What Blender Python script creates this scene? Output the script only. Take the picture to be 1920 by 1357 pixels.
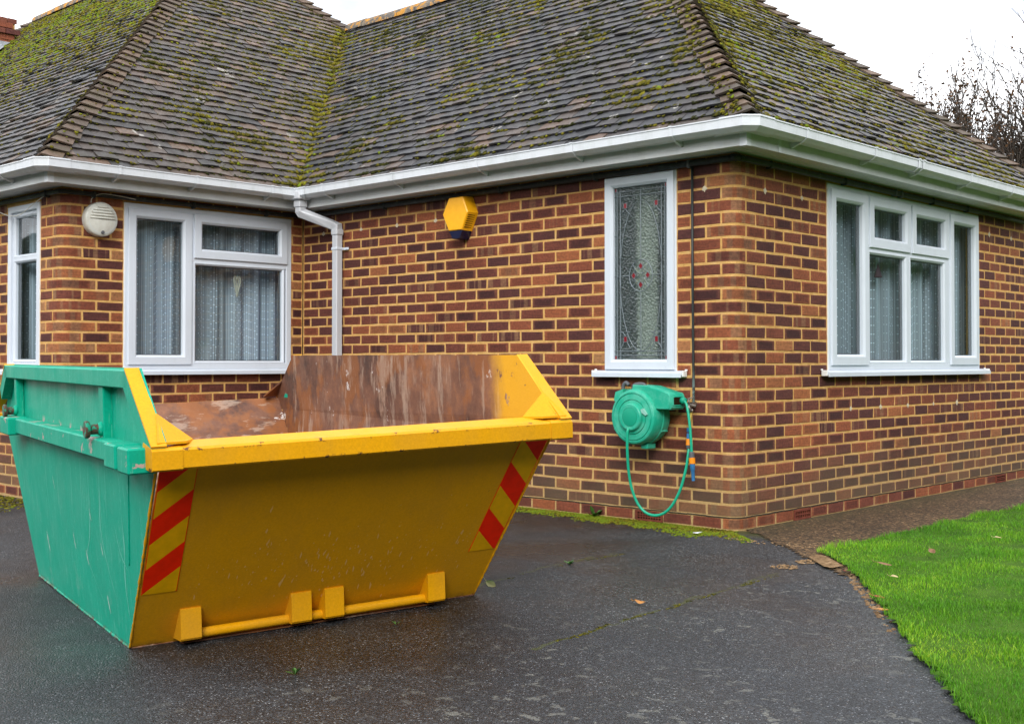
import bpy, math, random
import numpy as np
from mathutils import Vector, Matrix, noise as mnoise
random.seed(7); RNG = np.random.default_rng(7)
R = math.radians
SC = bpy.context.scene
for o in list(bpy.data.objects): bpy.data.objects.remove(o)
COL = SC.collection

# ------------------------------------------------------------------ camera, world, sun, exposure
cam = bpy.data.cameras.new('camera'); camo = bpy.data.objects.new('camera', cam); COL.objects.link(camo)
CAMP = Vector((4.0701, -6.3157, 1.0395)); YAW = 0.75777; PITCH = 0.017767; FPX = 2247.04
_r = Vector((math.cos(YAW), math.sin(YAW), 0)); _f = Vector((-math.sin(YAW), math.cos(YAW), 0)); _u = Vector((0, 0, 1))
_fw = _f*math.cos(PITCH) + _u*math.sin(PITCH); _up = _u*math.cos(PITCH) - _f*math.sin(PITCH)
camo.matrix_world = Matrix(((_r.x, _up.x, -_fw.x, CAMP.x), (_r.y, _up.y, -_fw.y, CAMP.y), (_r.z, _up.z, -_fw.z, CAMP.z), (0, 0, 0, 1)))
cam.sensor_width = 36; cam.sensor_fit = 'HORIZONTAL'; cam.lens = FPX/1920*36; cam.shift_y = -39.5/1920
cam.clip_start = .05; cam.clip_end = 2000
SC.camera = camo
SUN_EL, SUN_AZ = R(33), R(142)      # azimuth measured like the sky node's rotation
W_ = bpy.data.worlds.new('World'); SC.world = W_; W_.use_nodes = True
def setup_world():
    nt = W_.node_tree; N = nt.nodes; L = nt.links; bg = N['Background']
    sky = N.new('ShaderNodeTexSky'); sky.sky_type = 'NISHITA'; sky.sun_disc = False
    sky.sun_elevation = SUN_EL; sky.sun_rotation = SUN_AZ; sky.air_density = 1.2; sky.dust_density = 3.0
    tc = N.new('ShaderNodeTexCoord'); mp = N.new('ShaderNodeMapping'); mp.inputs['Scale'].default_value = (1.2, 1.2, 3.2)
    no = N.new('ShaderNodeTexNoise'); no.inputs['Scale'].default_value = 1.9; no.inputs['Detail'].default_value = 7; no.inputs['Roughness'].default_value = .5
    L.new(tc.outputs['Generated'], mp.inputs['Vector']); L.new(mp.outputs['Vector'], no.inputs['Vector'])
    cr = N.new('ShaderNodeValToRGB'); e = cr.color_ramp.elements
    e[0].position = .36; e[0].color = (3.0, 3.2, 3.65, 1); e[1].position = .56; e[1].color = (9.6, 9.7, 9.9, 1)
    L.new(no.outputs['Fac'], cr.inputs['Fac'])
    mx = N.new('ShaderNodeMix'); mx.data_type = 'RGBA'; mx.inputs['Factor'].default_value = .9
    L.new(sky.outputs['Color'], mx.inputs['A']); L.new(cr.outputs['Color'], mx.inputs['B'])
    L.new(mx.outputs['Result'], bg.inputs['Color']); bg.inputs['Strength'].default_value = .13
setup_world()
sl = bpy.data.lights.new('sun', 'SUN'); sl.energy = 1.15; sl.angle = R(24); sl.color = (1, .985, .955)
so = bpy.data.objects.new('sun', sl); COL.objects.link(so)
# the sun stands behind the camera's right shoulder, veiled by cloud
_sd = Vector((math.cos(SUN_EL)*.62, -math.cos(SUN_EL)*.78, math.sin(SUN_EL)))
so.rotation_euler = _sd.to_track_quat('Z', 'Y').to_euler()
vs = SC.view_settings; vs.view_transform = 'Standard'; vs.look = 'None'; vs.gamma = 1; vs.exposure = 1.12; vs.use_curve_mapping = False
SC.render.engine = 'CYCLES'; SC.render.resolution_x = 1024; SC.render.resolution_y = 723
SC.cycles.max_bounces = 6; SC.cycles.transparent_max_bounces = 16

# ------------------------------------------------------------------ mesh helpers
def P2(v):     # world point -> photo pixels (used only to rank pieces by how large they show)
    d = Vector(v) - CAMP; z = d.dot(_fw)
    return (960 + FPX*d.dot(_r)/z, 639 - FPX*d.dot(_up)/z, z) if z > .05 else (9e9, 9e9, z)

class MB:
    def __init__(s): s.v = []; s.f = []; s.m = []; s.uv = {}
    def add(s, verts, faces, mi=0):
        b = len(s.v); s.v += [tuple(x) for x in verts]; s.f += [tuple(b+i for i in f) for f in faces]; s.m += [mi]*len(faces); return b
    def box(s, a, b, mi=0):
        x0, y0, z0 = a; x1, y1, z1 = b
        s.add([(x0,y0,z0),(x1,y0,z0),(x1,y1,z0),(x0,y1,z0),(x0,y0,z1),(x1,y0,z1),(x1,y1,z1),(x0,y1,z1)],
              [(0,3,2,1),(4,5,6,7),(0,1,5,4),(1,2,6,5),(2,3,7,6),(3,0,4,7)], mi); return s
    def cbox(s, a, b, c=.004, mi=0):          # box with chamfered edges
        x0, y0, z0 = [min(p, q) for p, q in zip(a, b)]; x1, y1, z1 = [max(p, q) for p, q in zip(a, b)]
        c = min(c, (x1-x0)*.45, (y1-y0)*.45, (z1-z0)*.45); V = []; idx = {}
        for ix, X in enumerate((x0, x1)):
            for iy, Y in enumerate((y0, y1)):
                for iz, Z in enumerate((z0, z1)):
                    sx, sy, sz = (c, -c)[ix], (c, -c)[iy], (c, -c)[iz]
                    for k, d in enumerate(((0, sy, sz), (sx, 0, sz), (sx, sy, 0))):
                        idx[ix, iy, iz, k] = len(V); V.append((X+d[0], Y+d[1], Z+d[2]))
        F = []
        for i in (0, 1):
            q = [idx[i,0,0,0], idx[i,1,0,0], idx[i,1,1,0], idx[i,0,1,0]]; F.append(q if i else q[::-1])
            q = [idx[0,i,0,1], idx[0,i,1,1], idx[1,i,1,1], idx[1,i,0,1]]; F.append(q if i else q[::-1])
            q = [idx[0,0,i,2], idx[1,0,i,2], idx[1,1,i,2], idx[0,1,i,2]]; F.append(q if i else q[::-1])
        for a_ in (0, 1):
            for b_ in (0, 1):
                q = [idx[0,a_,b_,1], idx[1,a_,b_,1], idx[1,a_,b_,2], idx[0,a_,b_,2]]; F.append(q if (a_ == b_) else q[::-1])
                q = [idx[a_,0,b_,0], idx[a_,1,b_,0], idx[a_,1,b_,2], idx[a_,0,b_,2]]; F.append(q[::-1] if (a_ == b_) else q)
                q = [idx[a_,b_,0,0], idx[a_,b_,1,0], idx[a_,b_,1,1], idx[a_,b_,0,1]]; F.append(q if (a_ == b_) else q[::-1])
        for k in range(8):
            i, j, l = k >> 2, (k >> 1) & 1, k & 1
            q = [idx[i,j,l,0], idx[i,j,l,1], idx[i,j,l,2]]; F.append(q if (i+j+l) % 2 else q[::-1])
        s.add(V, F, mi); return s
    def prism(s, poly, fn, d0, d1, mi=0):     # poly of (a,b); fn(a,b,d)->xyz
        n = len(poly); V = [fn(a, b, d0) for a, b in poly] + [fn(a, b, d1) for a, b in poly]
        F = [tuple(range(n-1, -1, -1)), tuple(range(n, 2*n))] + [(i, (i+1) % n, n+(i+1) % n, n+i) for i in range(n)]
        s.add(V, F, mi); return s
    def tube(s, path, rad, n=8, cap=True, mi=0):
        path = [Vector(p) for p in path]; rad = rad if isinstance(rad, (list, tuple)) else [rad]*len(path)
        up = Vector((0, 0, 1)); rings = []; prev = None
        for i, p in enumerate(path):
            t = (path[min(i+1, len(path)-1)] - path[max(i-1, 0)]).normalized()
            if prev is None:
                a = t.cross(up) if abs(t.z) < .95 else t.cross(Vector((1, 0, 0)))
            else: a = prev - t*prev.dot(t)
            a.normalize(); prev = a; b = t.cross(a)
            rings.append([p + (a*math.cos(2*math.pi*k/n) + b*math.sin(2*math.pi*k/n))*rad[i] for k in range(n)])
        V = [q for r in rings for q in r]; F = []
        for i in range(len(path)-1):
            for k in range(n):
                F.append((i*n+k, i*n+(k+1) % n, (i+1)*n+(k+1) % n, (i+1)*n+k))
        if cap: F.append(tuple(range(n-1, -1, -1))); F.append(tuple((len(path)-1)*n+k for k in range(n)))
        s.add(V, F, mi); return s
    def lathe(s, prof, fn, n=32, mi=0):       # prof of (radius, depth); fn(ca, sa, depth)
        m = len(prof); V = []; F = []
        for k in range(n):
            a = 2*math.pi*k/n
            V += [fn(r*math.cos(a), r*math.sin(a), d) for r, d in prof]
        for k in range(n):
            for j in range(m-1):
                F.append((k*m+j, k*m+j+1, ((k+1) % n)*m+j+1, ((k+1) % n)*m+j))
        s.add(V, F, mi); return s
    def mesh(s, name, mats, smooth=False, fixn=True):
        me = bpy.data.meshes.new(name); me.from_pydata(s.v, [], s.f)
        for m in (mats if isinstance(mats, (list, tuple)) else [mats]): me.materials.append(m)
        if any(s.m): me.polygons.foreach_set('material_index', s.m)
        if smooth: me.polygons.foreach_set('use_smooth', [True]*len(s.f))
        me.update()
        if fixn:
            import bmesh
            bm = bmesh.new(); bm.from_mesh(me); bmesh.ops.recalc_face_normals(bm, faces=bm.faces); bm.to_mesh(me); bm.free()
        return me
    def build(s, name, mats, parent=None, smooth=False, sharp=None, **k):
        me = s.mesh(name, mats, smooth, **k)
        if smooth and sharp:
            try: me.set_sharp_from_angle(angle=R(sharp))
            except Exception: pass
        return link(name, me, parent)
def link(name, me, parent=None):
    o = bpy.data.objects.new(name, me); COL.objects.link(o); o.parent = parent; return o
def empty(name, loc=(0, 0, 0), parent=None):
    o = bpy.data.objects.new(name, None); o.location = loc; o.empty_display_size = .1; COL.objects.link(o); o.parent = parent; return o
def tag(o, label=None, cat=None, group=None, kind=None):
    if label: o['label'] = label
    if cat: o['category'] = cat
    if group: o['group'] = group
    if kind: o['kind'] = kind
    return o
def ss(x, a, b):
    t = min(1, max(0, (x-a)/(b-a))); return t*t*(3-2*t)
def catmull(pts, n=8):
    pts = [Vector(p) for p in pts]; out = []
    for i in range(len(pts)-1):
        p0, p1, p2, p3 = pts[max(i-1, 0)], pts[i], pts[i+1], pts[min(i+2, len(pts)-1)]
        for k in range(n):
            t = k/n; out.append(.5*((2*p1)+(p2-p0)*t+(2*p0-5*p1+4*p2-p3)*t*t+(3*p1-p0-3*p2+p3)*t**3))
    out.append(pts[-1]); return out

# ------------------------------------------------------------------ material helpers
class Mat:
    def __init__(s, name, rough=.6, spec=.5, metal=0, color=None):
        s.m = bpy.data.materials.new(name); s.m.use_nodes = True; s.nt = s.m.node_tree; s.N = s.nt.nodes; s.L = s.nt.links
        s.b = s.N['Principled BSDF']; s.b.inputs['Roughness'].default_value = rough; s.b.inputs['Specular IOR Level'].default_value = spec
        s.b.inputs['Metallic'].default_value = metal
        if color: s.b.inputs['Base Color'].default_value = (*color, 1)
    def n(s, t, **k):
        x = s.N.new('ShaderNode'+t)
        for a, b in k.items(): setattr(x, a, b)
        return x
    def l(s, a, b): s.L.new(a, b)
    def set(s, sock, v):
        if hasattr(v, 'is_linked') or isinstance(v, bpy.types.NodeSocket): s.l(v, sock)
        else: sock.default_value = v
    def coord(s, kind='Object', scale=(1, 1, 1), loc=(0, 0, 0), rot=(0, 0, 0)):
        t = s.n('TexCoord'); mp = s.n('Mapping'); mp.inputs['Scale'].default_value = scale; mp.inputs['Location'].default_value = loc; mp.inputs['Rotation'].default_value = rot
        s.l(t.outputs[kind], mp.inputs['Vector']); return mp.outputs['Vector']
    def wpos(s, scale=(1, 1, 1)):
        g = s.n('NewGeometry'); mp = s.n('Mapping'); mp.inputs['Scale'].default_value = scale; s.l(g.outputs['Position'], mp.inputs['Vector']); return mp.outputs['Vector']
    def noise(s, vec, scale=5, detail=4, rough=.5, out='Fac'):
        x = s.n('TexNoise'); x.inputs['Scale'].default_value = scale; x.inputs['Detail'].default_value = detail; x.inputs['Roughness'].default_value = rough
        s.l(vec, x.inputs['Vector']); return x.outputs[out]
    def voro(s, vec, scale=5, feature='F1', out='Distance', rnd=1):
        x = s.n('TexVoronoi', feature=feature); x.inputs['Scale'].default_value = scale; x.inputs['Randomness'].default_value = rnd
        s.l(vec, x.inputs['Vector']); return x.outputs[out]
    def ramp(s, fac, stops, interp='LINEAR'):
        x = s.n('ValToRGB'); cr = x.color_ramp; cr.interpolation = interp
        while len(cr.elements) < len(stops): cr.elements.new(.5)
        for e, (p, c) in zip(cr.elements, stops):
            e.position = p; e.color = (*c, 1) if isinstance(c, (tuple, list)) else (c, c, c, 1)
        s.l(fac, x.inputs['Fac']); return x.outputs['Color']
    def math(s, op, a, b=None, clamp=False):
        x = s.n('Math', operation=op); x.use_clamp = clamp; s.set(x.inputs[0], a)
        if b is not None: s.set(x.inputs[1], b)
        return x.outputs[0]
    def mix(s, fac, a, b, mode='MIX'):
        x = s.n('Mix', data_type='RGBA', blend_type=mode)
        s.set(x.inputs['Factor'], fac)
        for nm, v in (('A', a), ('B', b)):
            if isinstance(v, (tuple, list)): x.inputs[nm].default_value = (*v, 1) if len(v) == 3 else v
            else: s.l(v, x.inputs[nm])
        return x.outputs['Result']
    def attr(s, name):        # object property or mesh attribute, whichever exists
        a = s.n('Attribute', attribute_type='OBJECT', attribute_name=name); g = s.n('Attribute', attribute_type='GEOMETRY', attribute_name=name)
        return s.math('ADD', a.outputs['Fac'], g.outputs['Fac'])
    def sep(s, vec):
        x = s.n('SeparateXYZ'); s.l(vec, x.inputs[0]); return x.outputs
    def bump(s, h, strength=.3, dist=.01):
        x = s.n('Bump'); x.inputs['Strength'].default_value = strength; x.inputs['Distance'].default_value = dist
        s.l(h, x.inputs['Height']); s.l(x.outputs['Normal'], s.b.inputs['Normal'])
    def base(s, c): s.set(s.b.inputs['Base Color'], c if not isinstance(c, tuple) else (*c, 1))
    def rough(s, v): s.set(s.b.inputs['Roughness'], v)
M = {}

def mk_brick():
    m = Mat('brick_clay', .82, .35); w = m.wpos(); tone = m.attr('tone'); band = m.attr('band')
    col = m.ramp(tone, [(0, (.088, .029, .026)), (.3, (.138, .041, .029)), (.52, (.225, .064, .033)), (.7, (.32, .098, .039)), (.86, (.38, .135, .05)), (1, (.39, .205, .085))])
    uv = m.n('UVMap'); sx = m.sep(uv.outputs['UV'])
    # kiln bands across some bricks
    off = m.math('MULTIPLY', tone, 37.0); cmb = m.n('CombineXYZ'); m.l(m.math('ADD', m.math('MULTIPLY', sx[0], 3.2), off), cmb.inputs[0])
    bn = m.noise(cmb.outputs[0], 1.0, 1, .4); bm = m.ramp(bn, [(.50, 0.), (.53, 1.)])
    col = m.mix(m.math('MULTIPLY', bm, band), col, m.mix(.75, col, (.30, .165, .085)))
    # darker fired heart of the face
    ex = m.math('ABSOLUTE', m.math('SUBTRACT', sx[0], .5)); ey = m.math('ABSOLUTE', m.math('SUBTRACT', sx[1], .5))
    heart = m.ramp(m.math('MAXIMUM', ex, ey), [(.3, 1.), (.49, 0.)])
    hk = m.math('FRACT', m.math('MULTIPLY', tone, 53.7))
    hn = m.ramp(m.math('ADD', m.math('MAXIMUM', m.math('MULTIPLY', ex, .93), ey), m.math('MULTIPLY', m.math('SUBTRACT', m.noise(w, 28, 3, .6), .5), .10)), [(.33, 1.), (.41, 0.)])
    col = m.mix(m.math('MULTIPLY', heart, .3), col, m.mix(1, col, (.6, .55, .58), 'MULTIPLY'))
    col = m.mix(m.math('MULTIPLY', hn, m.ramp(hk, [(.45, 0.), (.8, .75)])), col, m.mix(1, col, (.52, .46, .52), 'MULTIPLY'))
    rim = m.math('SUBTRACT', 1.0, hn); col = m.mix(m.math('MULTIPLY', rim, m.ramp(hk, [(.6, 0.), (1., .35)])), col, (.34, .12, .05))
    n1 = m.noise(w, 55, 5, .65); col = m.mix(.75, col, m.ramp(n1, [(.28, .5), (.72, 1.45)]), 'MULTIPLY')
    n2 = m.noise(m.wpos((1, 1, 12)), 9, 4, .6); col = m.mix(.5, col, m.ramp(n2, [(.35, .6), (.68, 1.35)]), 'MULTIPLY')
    # algae and splash dirt rising from the ground, strongest near the bull-nosed corner
    z = m.sep(w)
    low = m.ramp(m.math('ADD', z[2], m.math('MULTIPLY', m.noise(w, 2.2, 4, .6), .5)), [(.28, 1.), (.78, 0.)])
    near = m.ramp(m.math('ADD', m.math('MULTIPLY', m.math('SUBTRACT', z[0], z[1]), .16), .5), [(.0, 1.), (.22, 1.), (.42, .85), (.5, 1.)])
    low = m.math('MULTIPLY', low, m.math('GREATER_THAN', z[2], .074))
    col = m.mix(m.math('MULTIPLY', m.math('MULTIPLY', low, near), .62), col, (.125, .105, .06))
    # salts: tiny pale specks
    sp = m.ramp(m.noise(w, 130, 2, .5), [(.72, 0.), (.76, 1.)]); col = m.mix(m.math('MULTIPLY', sp, .3), col, (.5, .45, .38))
    col = m.mix(1, col, m.ramp(m.noise(w, .9, 4, .6), [(.3, (.78, .76, .76)), (.7, (1.18, 1.15, 1.1))]), 'MULTIPLY')
    m.base(col); m.bump(m.noise(w, 200, 5, .65), .5, .005); M['brick'] = m.m
    m = Mat('lime_mortar', .95, .1); w = m.wpos(); n = m.noise(w, 16, 5, .6)
    col = m.ramp(n, [(.2, (.52, .28, .085)), (.5, (.70, .41, .14)), (.8, (.76, .50, .22))])
    z = m.sep(w); low = m.ramp(m.math('ADD', z[2], m.math('MULTIPLY', m.noise(w, 2.2, 4, .6), .5)), [(.25, 1.), (.8, 0.)])
    col = m.mix(m.math('MULTIPLY', low, .55), col, (.36, .28, .16))
    top = m.ramp(z[2], [(2.0/3, 0.), (2.28/3, 1.)])  # shade under the soffit put into the mortar colour
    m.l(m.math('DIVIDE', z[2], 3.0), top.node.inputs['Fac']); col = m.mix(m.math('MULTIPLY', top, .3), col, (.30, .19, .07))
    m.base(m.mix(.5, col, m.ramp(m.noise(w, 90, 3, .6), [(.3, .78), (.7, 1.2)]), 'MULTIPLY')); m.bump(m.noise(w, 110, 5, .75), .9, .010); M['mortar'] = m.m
    m = Mat('terracotta', .8, .3); w = m.wpos(); m.base(m.ramp(m.noise(w, 20, 4), [(.3, (.13, .03, .018)), (.7, (.2, .05, .028))])); m.bump(m.noise(w, 150, 3), .3, .003); M['terracotta'] = m.m
    m = Mat('dpc_felt', .8, .3, color=(.035, .034, .03)); M['felt'] = m.m
    m = Mat('pale_plug_mortar', .95, .1); m.base(m.ramp(m.noise(m.wpos(), 60, 3), [(.3, (.5, .43, .3)), (.7, (.7, .62, .47))])); M['plug'] = m.m
mk_brick()
def mk_roof():
    m = Mat('clay_roof_tile', .55, .5); w = m.wpos(); tone = m.attr('tone'); hue = m.attr('hue')
    dark = m.ramp(tone, [(0, (.0195, .021, .026)), (.5, (.030, .0295, .034)), (.8, (.043, .038, .037)), (.93, (.067, .048, .038)), (1, (.11, .07, .05))])  # bluish grey: sky sheen of the front slope put into the tile colour
    brn = m.ramp(tone, [(0, (.030, .026, .025)), (.5, (.056, .042, .034)), (.8, (.082, .056, .041)), (1, (.12, .072, .046))])
    col = m.mix(hue, dark, brn)
    n = m.noise(w, 38, 5, .6); col = m.mix(.7, col, m.ramp(n, [(.3, .55), (.7, 1.45)]), 'MULTIPLY')
    # grey lichen, thin algae film and orange flakes
    col = m.mix(m.math('MULTIPLY', m.ramp(m.noise(w, 11, 5, .65), [(.56, 0.), (.66, 1.)]), .35), col, (.10, .10, .095))
    col = m.mix(m.math('MULTIPLY', m.ramp(m.noise(w, 7, 5, .7), [(.52, 0.), (.68, 1.)]), .45), col, (.03, .033, .010))
    col = m.mix(m.math('MULTIPLY', m.ramp(m.noise(w, 30, 3, .6), [(.715, 0.), (.73, 1.)]), .6), col, (.26, .20, .14))
    wl = m.math('MULTIPLY', m.ramp(m.noise(w, 5.5, 4, .6), [(.67, 0.), (.685, 1.)]), m.ramp(m.noise(w, 33, 3, .6), [(.45, 0.), (.52, 1.)])); col = m.mix(m.math('MULTIPLY', wl, .7), col, (.42, .40, .36))
    m.base(col); m.rough(m.ramp(m.noise(w, 9, 3), [(.3, .42), (.7, .68)])); m.bump(m.noise(w, 110, 5, .65), .45, .006); M['tile'] = m.m
    m = Mat('hip_bonnet_clay', .7, .4); w = m.wpos(); tone = m.attr('tone')
    col = m.ramp(tone, [(0, (.06, .045, .036)), (.5, (.095, .066, .047)), (1, (.135, .086, .058))])
    col = m.mix(.7, col, m.ramp(m.noise(w, 45, 5, .6), [(.3, .55), (.7, 1.4)]), 'MULTIPLY')
    col = m.mix(m.math('MULTIPLY', m.ramp(m.noise(w, 9, 5, .7), [(.48, 0.), (.66, 1.)]), .5), col, (.05, .05, .013))
    m.base(col); m.bump(m.noise(w, 100, 4, .6), .5, .006); M['bonnet'] = m.m
    m = Mat('ridge_tile_lichen', .8, .3); w = m.wpos()
    col = m.ramp(m.noise(w, 24, 4, .6), [(.3, (.07, .06, .055)), (.5, (.14, .12, .1)), (.7, (.25, .2, .12))])
    col = m.mix(m.ramp(m.noise(w, 12, 4, .6), [(.5, 0.), (.58, 1.)]), col, (.42, .2, .03)); m.base(col); m.bump(m.noise(w, 60, 4), .5, .008); M['ridge'] = m.m
    m = Mat('moss', .95, .1); w = m.wpos(); t = m.attr('tone')
    col = m.ramp(t, [(0, (.012, .014, .005)), (.35, (.030, .032, .007)), (.58, (.070, .063, .008)), (.78, (.135, .112, .010)), (.9, (.17, .155, .012)), (1, (.13, .185, .012))])
    m.base(m.mix(.8, col, m.ramp(m.noise(w, 150, 3, .6), [(.3, .5), (.7, 1.5)]), 'MULTIPLY')); m.bump(m.noise(w, 300, 3, .6), .8, .006); M['moss'] = m.m
    m = Mat('roof_underlay', .9, .2, color=(.02, .018, .016)); M['deck'] = m.m
    m = Mat('lead_flashing', .5, .5, .6); m.base(m.ramp(m.noise(m.wpos(), 10, 4), [(.3, (.3, .32, .35)), (.7, (.5, .52, .55))])); M['lead'] = m.m
mk_roof()
def mk_misc():
    def pvc(nm, c, dirt=.35):
        m = Mat(nm, .38, .5); w = m.wpos()
        d = m.ramp(m.noise(m.wpos((1, 1, .35)), 7, 5, .7), [(.48, 0.), (.8, 1.)]); sp = m.ramp(m.noise(w, 60, 2, .5), [(.71, 0.), (.76, 1.)])
        col = m.mix(m.math('MULTIPLY', d, dirt), c, (c[0]*.72, c[1]*.73, c[2]*.68)); col = m.mix(m.math('MULTIPLY', sp, .18), col, (.25, .27, .2))
        m.base(col); m.rough(m.ramp(m.noise(w, 4, 3), [(.3, .3), (.7, .5)])); return m.m
    M['pvc'] = pvc('white_pvc', (.62, .67, .74), .25); M['gutter'] = pvc('white_gutter_pvc', (.68, .71, .75), .75); M['soffit'] = pvc('white_fascia_board', (.60, .615, .615), .6)
    M['pipe'] = pvc('grey_white_downpipe', (.53, .545, .58), .3); M['sealant'] = pvc('white_sealant', (.8, .8, .78), .6)
    m = Mat('black_pipe', .55, .5); m.base(m.ramp(m.noise(m.wpos(), 20, 5, .7), [(.5, (.012, .016, .017)), (.66, (.03, .045, .043)), (.8, (.2, .3, .28))])); M['black'] = m.m
    m = Mat('worn_tap_pipe', .55, .5); w = m.wpos(); z = m.sep(w)
    wear = m.math('MULTIPLY', m.ramp(z[2], [(.75, .85), (1.0, 0.)]), m.ramp(m.noise(w, 30, 4, .7), [(.42, 0.), (.55, 1.)]))
    m.base(m.mix(wear, (.014, .02, .02), (.3, .43, .41))); M['tappipe'] = m.m
    m = Mat('brass_tap', .45, .5, .7); m.base(m.ramp(m.noise(m.wpos(), 60, 3), [(.3, (.10, .08, .07)), (.7, (.3, .27, .24))])); M['tap'] = m.m
    # window glass: clear sheet, fresnel sheen
    def glass(nm, bumped):
        mm = bpy.data.materials.new(nm); mm.use_nodes = True; nt = mm.node_tree; N = nt.nodes; L = nt.links; N.clear()
        out = N.new('ShaderNodeOutputMaterial'); mix = N.new('ShaderNodeMixShader'); fr = N.new('ShaderNodeFresnel'); fr.inputs['IOR'].default_value = 1.62
        tr = N.new('ShaderNodeBsdfTransparent'); tr.inputs['Color'].default_value = (.90, .96, .97, 1); gl = N.new('ShaderNodeBsdfGlossy'); gl.inputs['Roughness'].default_value = .02
        gl.inputs['Color'].default_value = (.95, .98, 1, 1)
        gb = N.new('ShaderNodeNewGeometry'); mf = N.new('ShaderNodeMix'); L.new(gb.outputs['Backfacing'], mf.inputs[0]); L.new(fr.outputs[0], mf.inputs[2]); mf.inputs[3].default_value = .06
        L.new(mf.outputs[0], mix.inputs[0]); L.new(tr.outputs[0], mix.inputs[1]); L.new(gl.outputs[0], mix.inputs[2]); L.new(mix.outputs[0], out.inputs[0])
        if bumped:
            g = N.new('ShaderNodeNewGeometry'); no = N.new('ShaderNodeTexVoronoi'); no.inputs['Scale'].default_value = 75; no.feature = 'SMOOTH_F1'; L.new(g.outputs['Position'], no.inputs['Vector'])
            bu = N.new('ShaderNodeBump'); bu.inputs['Strength'].default_value = .7; bu.inputs['Distance'].default_value = .014; L.new(no.outputs['Distance'], bu.inputs['Height'])
            L.new(bu.outputs[0], gl.inputs['Normal']); L.new(bu.outputs[0], fr.inputs['Normal'])
            gl.inputs['Roughness'].default_value = .08
            tl = N.new('ShaderNodeBsdfTranslucent'); tl.inputs['Color'].default_value = (.45, .56, .54, 1); L.new(bu.outputs[0], tl.inputs['Normal'])
            df = N.new('ShaderNodeBsdfDiffuse'); df.inputs['Color'].default_value = (.15, .20, .20, 1); L.new(bu.outputs[0], df.inputs['Normal'])
            m2 = N.new('ShaderNodeMixShader'); m2.inputs[0].default_value = .5; L.new(df.outputs[0], m2.inputs[1]); L.new(tl.outputs[0], m2.inputs[2])
            rf_ = N.new('ShaderNodeBsdfRefraction'); rf_.inputs['IOR'].default_value = 1.12; rf_.inputs['Roughness'].default_value = .32; rf_.inputs['Color'].default_value = (.86, .95, .94, 1); L.new(bu.outputs[0], rf_.inputs['Normal'])
            m4 = N.new('ShaderNodeMixShader'); m4.inputs[0].default_value = .85; L.new(tr.outputs[0], m4.inputs[1]); L.new(rf_.outputs[0], m4.inputs[2])
            m3 = N.new('ShaderNodeMixShader'); m3.inputs[0].default_value = .36; L.new(m4.outputs[0], m3.inputs[1]); L.new(m2.outputs[0], m3.inputs[2]); L.new(m3.outputs[0], mix.inputs[1])
        return mm
    M['glass'] = glass('window_glass', False); M['hammered'] = glass('hammered_glass', True)
    m = Mat('lead_came', .5, .5, .3, (.22, .26, .285)); M['came'] = m.m
    m = Mat('ruby_glass', .2, .6, color=(.22, .012, .02)); M['ruby'] = m.m
    m = Mat('leaf_green_glass', .2, .6, color=(.26, .3, .2)); M['olive_glass'] = m.m
    # string net curtain: fine vertical threads with woven dots
    mm = bpy.data.materials.new('string_net'); mm.use_nodes = True; nt = mm.node_tree; N = nt.nodes; L = nt.links; N.clear()
    out = N.new('ShaderNodeOutputMaterial'); mix = N.new('ShaderNodeMixShader'); tr = N.new('ShaderNodeBsdfTransparent')
    df = N.new('ShaderNodeBsdfDiffuse'); tl = N.new('ShaderNodeBsdfTranslucent'); ad = N.new('ShaderNodeMixShader'); ad.inputs[0].default_value = .3
    for x in (df, tl): x.inputs['Color'].default_value = (.74, .87, .98, 1)
    L.new(df.outputs[0], ad.inputs[1]); L.new(tl.outputs[0], ad.inputs[2])
    uv = N.new('ShaderNodeUVMap'); sx = N.new('ShaderNodeSeparateXYZ'); L.new(uv.outputs[0], sx.inputs[0])
    def mt(op, a, b=None, cl=False):
        x = N.new('ShaderNodeMath'); x.operation = op; x.use_clamp = cl
        for i, v in enumerate((a, b)):
            if v is None: continue
            if isinstance(v, (int, float)): x.inputs[i].default_value = v
            else: L.new(v, x.inputs[i])
        return x.outputs[0]
    U = mt('MULTIPLY', sx.outputs[0], 62.); cell = mt('FLOOR', U); fr_ = mt('ABSOLUTE', mt('SUBTRACT', mt('FRACT', U), .5))
    thread = mt('LESS_THAN', fr_, .17)
    wn = N.new('ShaderNodeTexWhiteNoise'); wn.noise_dimensions = '1D'; L.new(cell, wn.inputs['W'])
    V = mt('ADD', mt('MULTIPLY', sx.outputs[1], 15.), mt('MULTIPLY', wn.outputs['Value'], 3.)); fv = mt('ABSOLUTE', mt('SUBTRACT', mt('FRACT', V), .5))
    dot = mt('MULTIPLY', mt('LESS_THAN', fv, .05), mt('LESS_THAN', fr_, .3))
    dot = mt('MULTIPLY', dot, mt('GREATER_THAN', mt('FRACT', mt('MULTIPLY', wn.outputs['Value'], 7.3)), .35))
    base = N.new('ShaderNodeTexNoise'); base.inputs['Scale'].default_value = 1.0; base.inputs['Detail'].default_value = 3; cm = N.new('ShaderNodeCombineXYZ'); L.new(mt('MULTIPLY', sx.outputs[0], 16.), cm.inputs[0]); L.new(cm.outputs[0], base.inputs['Vector'])
    bs = mt('MULTIPLY', mt('SUBTRACT', base.outputs['Fac'], .36), 2.1, True); a = mt('ADD', mt('MULTIPLY', thread, mt('ADD', mt('MULTIPLY', wn.outputs['Value'], .30), .04)), mt('ADD', mt('MULTIPLY', bs, .46), .29)); a = mt('ADD', a, mt('MULTIPLY', dot, .8), True)
    L.new(a, mix.inputs[0]); L.new(tr.outputs[0], mix.inputs[1]); L.new(ad.outputs[0], mix.inputs[2]); L.new(mix.outputs[0], out.inputs[0]); M['net'] = mm
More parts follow.
